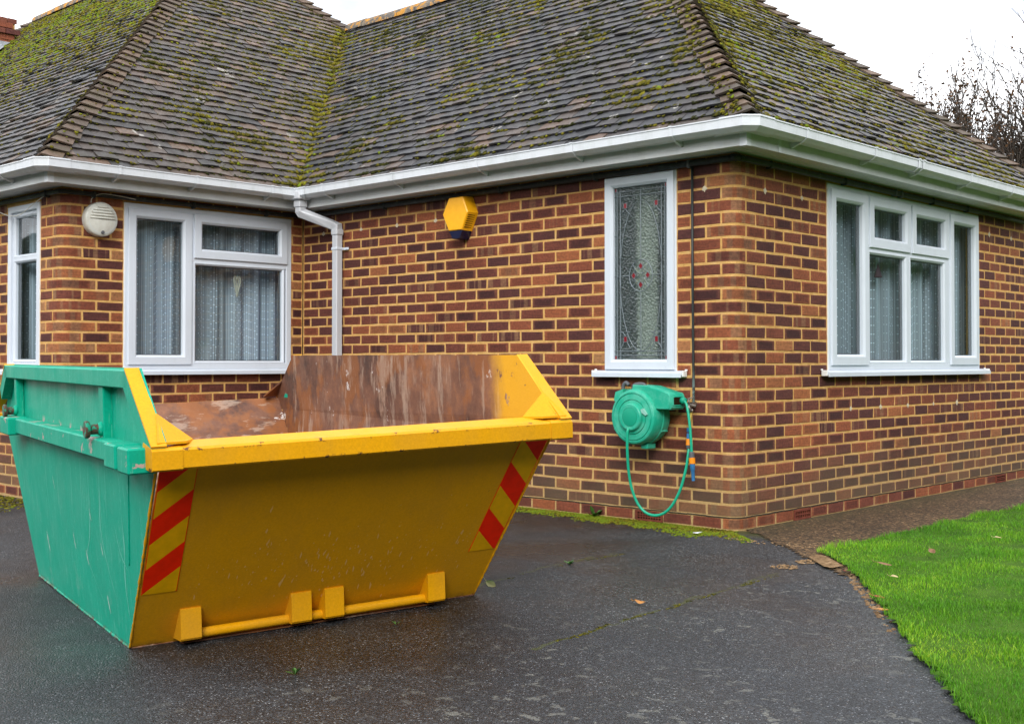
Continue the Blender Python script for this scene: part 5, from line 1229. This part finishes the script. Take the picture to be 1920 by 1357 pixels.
# scrape marks down the green side and chips on the yellow end
def scrape(pts, w, surf, mat, nm):
    pts = catmull([Vector((a, 0, b)) for a, b in pts], 6); mb = MB(); V = []; n = len(pts)
    for i, p in enumerate(pts):
        t = (pts[min(i+1, n-1)]-pts[max(i-1, 0)]).normalized(); nn = Vector((-t.z, 0, t.x))*w*.5*math.sin(math.pi*(i+.4)/(n))*random.uniform(.5, 1.3)
        V += [surf(p.x+nn.x, p.z+nn.z), surf(p.x-nn.x, p.z-nn.z)]
    mb.add(V, [(2*i, 2*i+1, 2*i+3, 2*i+2) for i in range(n-1)]); return mb.build(nm, mat, SK, fixn=False)
_m = Mat('scraped_green', .6, .3, color=(.20, .60, .47)); _m2 = Mat('scraped_pale', .7, .3, color=(.42, .58, .50)); _m3 = Mat('chipped_yellow', .6, .3, color=(.78, .46, .13))
gs = lambda x, z: (x, -(W_s(z)+.0009), z)
for pts, w in (([(.46, .70), (.42, .60), (.40, .48), (.36, .36), (.30, .25), (.55, .10)], .004), ([(.62, .69), (.60, .56), (.57, .42), (.62, .30), (.76, .14)], .0045), ([(.30, .68), (.27, .55), (.25, .44)], .003), ([(.72, .66), (.70, .55), (.69, .47)], .003), ([(.10, .66), (.08, .52), (.05, .40)], .003), ([(.92, .52), (.93, .40), (.90, .25), (.93, .12)], .006), ([(-.2, .6), (-.22, .42)], .0035), ([(.80, .46), (.86, .36), (.96, .30)], .003), ([(-.45, .66), (-.47, .5), (-.44, .38)], .003)): scrape(pts, w*1.5, gs, _m.m, 'scrape_mark')
for x, z, w, l in ((.40, .45, .03, .05), (.56, .33, .03, .05), (.28, .26, .035, .06), (.05, .30, .03, .07), (.60, .12, .04, .07), (-.3, .52, .02, .06), (-.55, .22, .05, .09)): scrape([(x-l*.2, z+l*.5), (x, z), (x+l*.3, z-l*.5)], w*.35, gs, _m2.m, 'scrape_mark')
ys = lambda y, z: (E_(z)+.0009, y, z); rr = random.Random(40); mb = MB()
for _ in range(190):
    y = rr.gauss(.05, .3); z = abs(rr.gauss(.27, .11)); r_ = rr.uniform(.0012, .0042)*(1.5 if rr.random() < .1 else 1); an = rr.uniform(-.5, .5); L = r_*rr.choice((1, 1.3, 2.2, 4))
    if not (-.55 < y < .6 and .03 < z < .55): continue
    mb.add([ys(y-r_, z-L*.3), ys(y+r_*.3, z-L), ys(y+r_+an*L*.3, z+L*.2), ys(y+an*L, z+L)], [(0, 1, 2, 3)])
tag(mb.build('paint_chips', _m3.m, SK, fixn=False), kind='stuff')
# tipping bar with its four brackets
for w0, w1 in ((-.583, -.505), (-.148, -.065), (-.008, .073), (.452, .532)):
    mb = MB(); mb.prism([(.993, .148), (1.002, .146), (1.002, .036), (.996, .028), (.90, .022), (.885, .006)], lambda a, z, y: (a, y, z), w0, w1); mb.build('bar_bracket', M['yellow'], SK)
mb = MB(); mb.tube([(.955, -.55, .040), (.955, .50, .040)], .019, 14); mb.build('tipping_bar', M['yellow'], SK, smooth=True, sharp=40)
mb = MB(); mb.prism([(.885, .0), (.945, .006), (.945, .012), (.89, .012)], lambda a, z, y: (a, y, z), -.56, .51); mb.build('bar_shelf', M['rust'], SK)
# reflective boards
for nm, w_ in (('chevron_left', lambda z: (-W_s(z)+.012, -W_s(z)+.14)), ('chevron_right', lambda z: (W_s(z)-.139, W_s(z)-.011))):
    za, zb = .232, .722; mb = MB(); V = []
    for z in (za, zb):
        a, b = w_(z)
        for y in (a, b): V.append((E_(z)+.0025, y, z))
    V2 = [(x-.002, y, z) for x, y, z in V]; mb.add([V[0], V[1], V[3], V[2], V2[0], V2[1], V2[3], V2[2]], [(0, 1, 2, 3), (0, 4, 5, 1), (1, 5, 6, 2), (2, 6, 7, 3), (3, 7, 4, 0)])
    o = mb.build('chevron_board', M[nm], SK, fixn=False); uv = o.data.uv_layers.new(name='UVMap'); cu = [(0, 0), (1, 0), (1, 1), (0, 1)]*2
    for lo in o.data.loops: uv.data[lo.index].uv = cu[lo.vertex_index]
    o['label'] = 'red and amber striped reflective board'

# ------------------------------------------------------------------ things on the walls
# alarm box
t = empty('alarm_box', (-2.395, 0, 2.15)); tag(t, 'yellow hexagonal alarm box with dark blue base on the front wall', 'alarm box')
fx = lambda a, b, d: (a, -d, b)
hexa = [(-.135, .003), (-.068, .122), (.080, .122), (.135, .003), (.072, -.125), (-.068, -.125)]
mb = MB(); nb = len(hexa); fr0 = [(a*1.06, b*1.06) for a, b in hexa]
V = [fx(a, b, .0) for a, b in fr0]+[fx(a*1.0, b*1.0, .10) for a, b in hexa]+[fx(a*.95, b*.955, .106) for a, b in hexa]
F = [(i, (i+1) % 6, 6+(i+1) % 6, 6+i) for i in range(6)]+[(6+i, 6+(i+1) % 6, 12+(i+1) % 6, 12+i) for i in range(6)]+[tuple(range(12, 18))]; mb.add(V, F); mb.build('cover', M['alarm'], t)
mb = MB(); b0 = [(-.070, -.127), (.074, -.127), (.040, -.186), (-.032, -.186)]; V = [fx(a*1.05, b*1.02, 0) for a, b in b0]+[fx(a, b, .098) for a, b in b0]; mb.add(V, [(0, 1, 2, 3)[::-1], (4, 5, 6, 7)]+[(i, (i+1) % 4, 4+(i+1) % 4, 4+i) for i in range(4)]); mb.build('strobe_base', M['alarmblue'], t)
for k in range(7):       # louvres on the lower right flank
    f = .14+k*.115; A_ = Vector((.135, .003)); B_ = Vector((.072, -.125)); p = A_+(B_-A_)*f; nx = Vector((.895, -.44)); p = p+nx*.003
    mb = MB(); mb.tube([fx(p.x, p.y, .022), fx(p.x-.002, p.y, .088)], .0032, 6); mb.build('louvre_slot', M['slot'], t)
# round bulkhead lamp
t = empty('bulkhead_lamp', (LW, -1.905, 2.112)); tag(t, 'round cream louvred bulkhead lamp on the corner of the wing', 'wall lamp')
lf = lambda a, b, d: (d, a, b)
MB().lathe([(.128, 0), (.130, .03), (.130, .055), (.126, .064), (.118, .068), (.09, .08), (.05, .087), (0, .089)], lf, 40).build('lamp_body', M['oldwhite'], t, smooth=True, sharp=50)
def dome(r): return .068+.021*(1-(r/.118)**2)+.0015
mb = MB(); n = 24; V = [lf(0, -.012, dome(0))]
poly = [(-.108, -.012), (.108, -.012)]+[(.110*math.cos(a), .110*math.sin(a)) for a in [-(.12+k*(math.pi-.24)/n) for k in range(n+1)]]
cc = (0, -.05); V = [lf(cc[0], cc[1], dome(.05))]+[lf(a, b, dome(math.hypot(a, b))) for a, b in poly]; mb.add(V, [(0, 1+i, 1+(i+1) % len(poly)) for i in range(len(poly))]); mb.build('diffuser', M['diffuser'], t, smooth=True)
for k in range(5):
    z = .006+k*.021; w = math.sqrt(max(.0004, .104**2-z*z))*(.96 if k < 4 else .8); mb = MB(); pts = [(-w+2*w*i/10, z+.006*(1-(2*i/10-1)**2)*0) for i in range(11)]
    mb.tube([lf(a, b, dome(math.hypot(a, b))+.003) for a, b in pts], .0062, 6); mb.build('louvre', M['oldwhite'], t, smooth=True)
mb = MB(); mb.lathe([(.0, .0), (.014, 0), (.014, .006), (.009, .008), (0, .004)], lambda a, b, d: lf(a, b-.098, .074+d), 14); mb.build('screw_boss', M['greyp'], t, smooth=True)

# hose reel
RX, RZ = -.640, .690
t = empty('hose_reel', (RX, 0, RZ)); tag(t, 'green wall-mounted garden hose reel under the leaded window', 'hose reel')
rf = lambda a, b, d: (a, -d, b)
MB().lathe([(0, .03), (.150, .03), (.172, .05), (.180, .08), (.180, .115), (.184, .12), (.184, .130), (.180, .135), (.178, .20), (.170, .216), (.160, .222), (.153, .222), (.150, .213), (.147, .222), (.113, .224), (.110, .214), (.107, .225), (.09, .226), (.086, .245), (.08, .25), (.062, .25), (.060, .248), (0, .248)], rf, 56).build('drum_case', M['reel'], t, smooth=True, sharp=32)
MB().lathe([(0, .2485), (.0585, .2485), (.0585, .2505), (.056, .2515), (0, .2515)], rf, 40).build('badge_disc', M['reelbadge'], t, smooth=True, sharp=40)
# hose outlet housing, top right
mb = MB(); prof = [(-.02, .205), (.10, .200), (.272, .155), (.283, .14), (.283, .065), (.272, .052), (.14, .052), (.05, .12), (-.03, .165)]
def housing(d0, d1, k=.0):
    c = (.13, .125); return [rf(c[0]+(a-c[0])*(1-k), c[1]+(b-c[1])*(1-k), d0) for a, b in prof], [rf(c[0]+(a-c[0])*(1-k), c[1]+(b-c[1])*(1-k), d1) for a, b in prof]
n = len(prof); V = []
for d, k in ((.04, .06), (.05, 0), (.185, 0), (.198, .07)): V += housing(d, d, k)[0]
F = [(r*n+i, r*n+(i+1) % n, (r+1)*n+(i+1) % n, (r+1)*n+i) for r in range(3) for i in range(n)]+[tuple(range(n))[::-1], tuple(range(3*n, 4*n))]; mb.add(V, F); mb.build('outlet_housing', M['reel'], t, smooth=True, sharp=38)
mb = MB(); mb.box((.2825, -.165, .082), (.2845, -.068, .128)); mb.build('outlet_slot', M['slot'], t)
mb = MB(); mb.cbox((.274, -.176, .076), (.288, -.166, .134), .003); mb.cbox((.274, -.067, .076), (.288, -.058, .134), .003); mb.cbox((.274, -.166, .1285), (.288, -.067, .135), .003); mb.cbox((.274, -.166, .075), (.288, -.067, .0815), .003); mb.build('slot_rim', M['reel'], t)
mb = MB(); mb.tube([(.275, -.085, .108), (.30, -.085, .108), (.318, -.088, .104)], [.016, .025, .018], 12); mb.build('hose_stop', M['reelbadge'], t, smooth=True)
# carrying handle on top, rib on the flank, feet, wall bracket, hook
mb = MB(); mb.tube(catmull([(-.055, -.14, .168), (-.05, -.14, .197), (-.02, -.14, .207), (.03, -.14, .207), (.05, -.14, .19)], 5), .012, 8); mb.build('handle', M['greyp'], t, smooth=True)
mb = MB(); mb.cbox((.14, -.13, -.095), (.165, -.06, -.083), .004); mb.build('flank_rib', M['reel'], t)
for a0 in (-.205, ):
    for b0, b1 in ((.10, .155), (-.09, -.03)):
        mb = MB(); mb.prism([(a0+.0, b0), (a0+.055, b0-.03), (a0+.075, b1+.02), (a0+.012, b1)], lambda a, b, d: rf(a, b, d), .06, .15); mb.build('pivot_ear', M['reel'], t)
mb = MB(); mb.cbox((.02, -.16, -.205), (.075, -.07, -.17), .005); mb.build('foot', M['reel'], t)
mb = MB(); mb.box((-.06, -.045, -.15), (.06, -.001, .15)); mb.build('wall_bracket', M['greyp'], t)
mb = MB(); mb.tube(catmull([(-.15, -.06, .20), (-.175, -.06, .215), (-.195, -.06, .195), (-.197, -.06, .165), (-.185, -.06, .14)], 5), [.013]*21, 8); mb.build('hook_pin', M['greyp'], t, smooth=True)
mb = MB(); mb.prism([(.078, .05), (.10, .058), (.128, .020), (.12, .012), (.085, .03)], lambda a, b, d: rf(a, b, d), .224, .238); mb.build('latch', M['latch'], t)
# hoses
h = MB().tube(catmull([(-.648, -.250, .618), (-.650, -.258, .585), (-.655, -.252, .47), (-.66, -.23, .33), (-.648, -.21, .22), (-.61, -.19, .125), (-.55, -.17, .075), (-.475, -.15, .075), (-.405, -.135, .125), (-.345, -.12, .23), (-.31, -.105, .36), (-.300, -.09, .46), (-.302, -.08, .50)], 8), .0092, 10)
t = empty('supply_hose', (-.47, -.15, .07)); tag(t, 'green hose looping below the reel up to the tap', 'hose')
def kid(mb, nm, mat, parent, **k):
    o = mb.build(nm, mat, parent, **k); o.matrix_parent_inverse = parent.matrix_basis.inverted(); return o
kid(h, 'hose', M['hose'], t, smooth=True)
def conn(pts, nm, mat, parent, n=12): kid(MB().tube([p for p, _ in pts], [r for _, r in pts], n), nm, mat, parent, smooth=True, sharp=45)
cx_ = lambda z: (-.304-.004*(z-.5)/.1, -.08+.02*(z-.5)/.15, z)
conn([(cx_(.495), .011), (cx_(.505), .0165), (cx_(.518), .0165)], 'collar', M['greyp'], t); conn([(cx_(.518), .0185), (cx_(.558), .0185)], 'orange_ring', M['orange'], t); conn([(cx_(.558), .016), (cx_(.592), .0165)], 'connector', M['blue'], t); conn([(cx_(.598), .013), (cx_(.602), .0165), (cx_(.626), .0165)], 'connector', M['blue'], t)
kid(MB().tube(catmull([cx_(.62), (-.306, -.062, .67), (-.297, -.06, .72), (-.292, -.06, .742)], 5), .0078, 8), 'yellow_tail', M['yhose'], t, smooth=True)
t = empty('reel_hose_end', (-.30, -.15, .3)); tag(t, 'green hose end with orange and blue nozzle hanging from the reel', 'hose')
kid(MB().tube(catmull([(-.322, -.097, .795), (-.305, -.10, .775), (-.288, -.105, .72), (-.274, -.108, .64), (-.264, -.11, .55), (-.260, -.11, .475)], 8), .0088, 10), 'hose', M['hose'], t, smooth=True)
nx_ = lambda z: (-.260+.012*(.475-z)/.16, -.11, z)
conn([(nx_(.482), .011), (nx_(.476), .0175), (nx_(.455), .0165), (nx_(.445), .0165)], 'collar', M['greyp'], t); conn([(nx_(.445), .0195), (nx_(.408), .0195)], 'orange_ring', M['orange'], t); conn([(nx_(.408), .0165), (nx_(.37), .0155), (nx_(.367), .0125), (nx_(.302), .0105)], 'nozzle', M['blue'], t)
# tap
t = empty('garden_tap', (-.308, 0, .76)); tag(t, 'old bib tap on the brick wall beside the hose reel', 'tap')
kid(MB().tube([(-.308, -.001, .775), (-.308, -.045, .772)], .016, 12), 'wall_plate', M['tap'], t, smooth=True, sharp=40)
kid(MB().tube(catmull([(-.285, -.03, .762), (-.30, -.05, .768), (-.308, -.07, .768), (-.300, -.082, .755), (-.292, -.07, .735)], 5), .0115, 10), 'tap_body', M['tap'], t, smooth=True)
kid(MB().tube([(-.308, -.068, .77), (-.310, -.068, .808)], [.008, .006], 8), 'spindle', M['tap'], t, smooth=True); kid(MB().tube([(-.345, -.072, .803), (-.275, -.066, .818)], .004, 6), 'handle', M['tap'], t, smooth=True)
kid(MB().tube([(-.291, -.066, .745), (-.292, -.064, .728)], .0115, 12), 'hose_clamp', M['chrome'], t, smooth=True)

# ------------------------------------------------------------------ small things on the ground
def leaf(x, y, z, ln, wd, rot, tilt, mat, label, curl=.3, stem=True):
    t = empty('fallen_leaf', (x, y, z)); t.rotation_euler = (tilt, .15, rot); n = 7; V = []; F = []
    for i in range(n):
        f = i/(n-1); w = wd*math.sin(math.pi*(f*.92+.04))**.8; zc = curl*ln*(f-.5)**2
        for s in (-1, 0, 1): V.append((ln*(f-.5), s*w/2, zc+abs(s)*w*.22))
    for i in range(n-1):
        for j in range(2): F.append((i*3+j, i*3+j+1, i*3+j+4, i*3+j+3))
    mb = MB(); mb.add(V, F); mb.build('blade', M[mat], t, smooth=True)
    if stem: MB().tube([(-ln*.5, 0, curl*ln*.25), (-ln*.72, .004, .002), (-ln*.95, .01, .006)], .0012, 5).build('stem', M[mat], t)
    return tag(t, label, 'leaf', 'fallen leaves')
leaf(.262, -2.425, .035, .075, .032, -.2, .9, 'leaf_pale', 'pale upright leaf at the bottom corner of the skip')
leaf(.938, -2.212, .012, .045, .025, .4, .3, 'leaf_orange', 'curled orange brown leaf lying on the open tarmac', 1.1)
leaf(1.364, -.278, .055, .075, .032, -.8, .35, 'leaf_brown', 'brown dead leaf on the grass nearest the path')
leaf(1.64, -1.43, .02, .045, .022, .3, .2, 'leaf_red', 'small red leaf at the lawn edge')
leaf(1.773, -1.66, .016, .06, .03, .9, .15, 'leaf_orange', 'orange leaf on the drive beside the lawn edge')
leaf(1.552, -1.10, .055, .04, .026, 1.2, .3, 'leaf_pale', 'small yellow leaf in the grass near the drive')
leaf(1.351, -.79, .05, .07, .024, .2, .2, 'leaf_brown', 'thin brown leaf in the grass by the curved lawn edge')
leaf(1.20, -.90, .014, .04, .02, 2., .2, 'leaf_red', 'dark red leaf where the lawn curve begins')
leaf(1.42, .45, .055, .05, .03, 1.2, .2, 'leaf_pale', 'tan leaf in the grass furthest along the lawn')
mb = MB(); mb.add([(-.12, -.30, .012), (-.075, -.32, .014), (-.06, -.285, .022), (-.10, -.275, .016), (-.13, -.285, .012)], [(0, 1, 2, 3, 4)]); tag(mb.build('paper_scrap', M['scrap']), 'white scrap lying in the moss near the house corner', 'scrap')
def weed(x, y, z, s, n, label):
    t = empty('weed', (x, y, z)); rr = random.Random(int(x*100))
    for k in range(n):
        a = k*2.4+rr.random(); el = rr.uniform(.3, 1.1); L = s*rr.uniform(.6, 1.1); d = Vector((math.cos(a)*math.cos(el), math.sin(a)*math.cos(el), math.sin(el))); e = d*L; sd = Vector((-math.sin(a), math.cos(a), 0))*L*.2; mid = e*.55+Vector((0, 0, L*.06))
        mb = MB(); mb.add([(0, 0, 0), mid+sd, e, mid-sd], [(0, 1, 2), (0, 2, 3)]); mb.build('leaf', M['weed'], t)
    return tag(t, label, 'weed', 'weeds on the drive')
weed(-1.10, -.045, 0.0, .085, 11, 'small fern-like weed growing at the foot of the front wall')
weed(.149, -1.751, gz(.149, -1.751), .04, 9, 'tiny weed in the tarmac between skip and wall')
weed(.768, -3.883, gz(.768, -3.883), .04, 8, 'tiny weed in the tarmac at the bottom of the view')
weed(.23, -2.52, gz(.23, -2.52), .03, 6, 'tiny weed at the bottom corner of the skip')
weed(.47, -3.18, gz(.47, -3.18), .022, 6, 'tiny weed in front of the tipping bar')
# moss on the drive along the wall
def ground_moss():
    items = []; rr = random.Random(17)
    while len(items) < 9500:
        x = rr.uniform(-4.3, .55); y = -rr.random()**1.4*.42
        if x > 0: y -= .05+x*.75; 
        px, py, z = P2((x, y, 0))
        n = mnoise.fractal(Vector((x*3.1, y*5, 0)), 1., 2., 4); lim = .26+.10*mnoise.noise((x*1.7, 2, 0)) + (.06 if -.9 < x < 0 else 0); dist = -y if x <= 0 else -(y+x*.75)
        if rr.random() > max(0, 1.05-dist/lim+n*.7): continue
        if x > .04 and rr.random() < x*3.2: continue
        items.append(((x, y, gz(x, y)+.001), (0, 0, 1), rr.uniform(.005, .013), rr.uniform(.3, .5), min(1, max(.2, .93+.5*n+rr.gauss(0, .12)))))
    for _ in range(1600):      # by the wing front
        x = rr.uniform(-6.2, -4.3); y = WW-.02-rr.random()**1.3*.5
        if rr.random() > .8-(WW-y)/.55+.5*mnoise.noise((x*4, y*4, 0)): continue
        items.append(((x, y, gz(x, y)+.001), (0, 0, 1), rr.uniform(.008, .02), rr.uniform(.3, .6), min(1, max(.1, .6+rr.gauss(0, .18)))))
    def line(x0, y0, x1, y1, cnt):
        for _ in range(cnt):
            f = rr.random(); x = x0+(x1-x0)*f+.03*mnoise.noise((f*6, 1, 0))+rr.gauss(0, .006); y = y0+(y1-y0)*f+.02*mnoise.noise((f*6, 5, 0))
            if mnoise.noise((f*9, x0*7, 2))+rr.uniform(-.25, .25) < -.02: continue
            items.append(((x, y, gz(x, y)), (0, 0, 1), rr.uniform(.003, .008), .4, rr.uniform(.3, .75)))
    line(1.10, -2.95, .98, -1.15, 420); line(.24, -2.45, .05, -1.2, 130)
    o = moss_mesh('ground_moss', items, None); tag(o, 'bright green moss along the foot of the walls and in the drive cracks', 'moss', kind='stuff')
ground_moss()

# ------------------------------------------------------------------ bare trees behind the house
def tree(x, y, z0, h, seed, label, leaves, lean=(0, 0), nst=3):
    t = empty('bare_tree', (x, y, z0)); rr = random.Random(seed); wood = MB(); lv = MB(); twigs = MB()
    def grow(p, d, L, r, lev):
        n = 4; pts = [p]; q = p; dd = d
        for k in range(n):
            dd = (dd+Vector((rr.gauss(0, .10), rr.gauss(0, .10), rr.gauss(.03, .06)))).normalized(); q = q+dd*(L/n); pts.append(q)
        r1 = r*.62; (wood if lev == 0 else twigs).tube(pts, [r+(r1-r)*i/n for i in range(n+1)], 6 if lev < 2 else 4, cap=False)
        if lev >= 2 and rr.random() < leaves:
            for _ in range(rr.randrange(3, 9)):
                c = pts[rr.randrange(1, n+1)]+Vector((rr.gauss(0, .06), rr.gauss(0, .06), rr.gauss(0, .05))); a = Vector((rr.gauss(0, 1), rr.gauss(0, 1), rr.gauss(0, .6))).normalized()*.055; b = a.orthogonal().normalized()*.035
                lv.add([c-a, c+b, c+a, c-b], [(0, 1, 2), (0, 2, 3)])
        if lev >= 4: return
        for k in range(rr.randrange(4, 7) if lev < 3 else rr.randrange(2, 5)):
            f = rr.uniform(.3, 1.); i = min(n-1, int(f*n)); b = pts[i].lerp(pts[i+1], f*n-i); a = rr.uniform(0, 6.283); sp = rr.uniform(.3, .62); o1 = dd.orthogonal().normalized(); o2 = dd.cross(o1); nd = (dd+(o1*math.cos(a)+o2*math.sin(a))*sp+Vector((0, 0, .12))).normalized()
            grow(b, nd, L*rr.uniform(.5, .72), max(.0095, r*rr.uniform(.45, .62)), lev+1)
    for k in range(nst):
        grow(Vector((rr.uniform(-.25, .25), rr.uniform(-.25, .25), 0)), Vector((rr.gauss(lean[0], .09), rr.gauss(lean[1], .09), 1)).normalized(), h*rr.uniform(.56, .68), .10*h/9, 0)
    wood.build('trunk', M['bark'], t, smooth=True); twigs.build('branches', M['bark'], t, smooth=True)
    if lv.f: lv.build('crown', M['dleaf'], t, fixn=False)
    return tag(t, label, 'tree', 'bare winter trees behind the roof')
tree(-8.25, 25.0, 0, 7.5, 4, 'bare tree with clumps of brown leaves behind the right-hand roof', .4, (.0, 0), 4)
tree(-7.1, 25.5, 0, 7.3, 12, 'thin bare tree at the right edge of the picture behind the roof', .12, (.03, 0), 5)
tree(-7.6, 26.5, 0, 7.5, 23, 'tall sparse bare tree between the two leafy clumps behind the roof', .12, (.05, 0), 3)
tree(-11.5, 31.0, 0, 6.6, 31, 'faint distant bare treetop just above the roof slope', .0, (0, 0), 1)

# ------------------------------------------------------------------ unseen hedges, added to darken the sky mirrored in the glass
def hedge(x0, y0, x1, y1, h, label):
    a, b = Vector((x0, y0, 0)), Vector((x1, y1, 0)); n = int((b-a).length/.5); side = (b-a).normalized().cross(Vector((0, 0, 1))); prof = [(-.6, -.1), (-.7, h*.5), (-.6, h*.9), (-.2, h), (.2, h), (.6, h*.9), (.7, h*.5), (.6, -.1)]; V = []; F = []; m = len(prof)
    for i in range(n+1):
        p = a+(b-a)*i/n
        for d, z in prof:
            k = mnoise.noise((p.x*.9+d, p.y*.9, z)); V.append(p+side*(d+.25*k)+Vector((0, 0, z+.35*k*(z > .2))))
    for i in range(n):
        for j in range(m-1): F.append((i*m+j, i*m+j+1, (i+1)*m+j+1, (i+1)*m+j))
    mb = MB(); mb.add(V, F); return tag(mb.build('reflection_hedge', M['hedge'], smooth=True, fixn=False), label, 'hedge', 'added reflection hedges')
_m = Mat('hedge_leaf', .8, .3); _w = _m.wpos(); _m.base(_m.ramp(_m.noise(_w, 7, 6, .7), [(.3, (.012, .025, .008)), (.55, (.035, .06, .015)), (.75, (.08, .12, .03))])); _m.bump(_m.noise(_w, 25, 4, .7), 1., .1); M['hedge'] = _m.m
hedge(10.5, -14, 10.5, 70, 5.8, 'unseen tall hedge added to darken reflections in the right-hand window')
hedge(-45, -15, 10, -15, 5.0, 'unseen tall hedge added to darken reflections in the front windows')
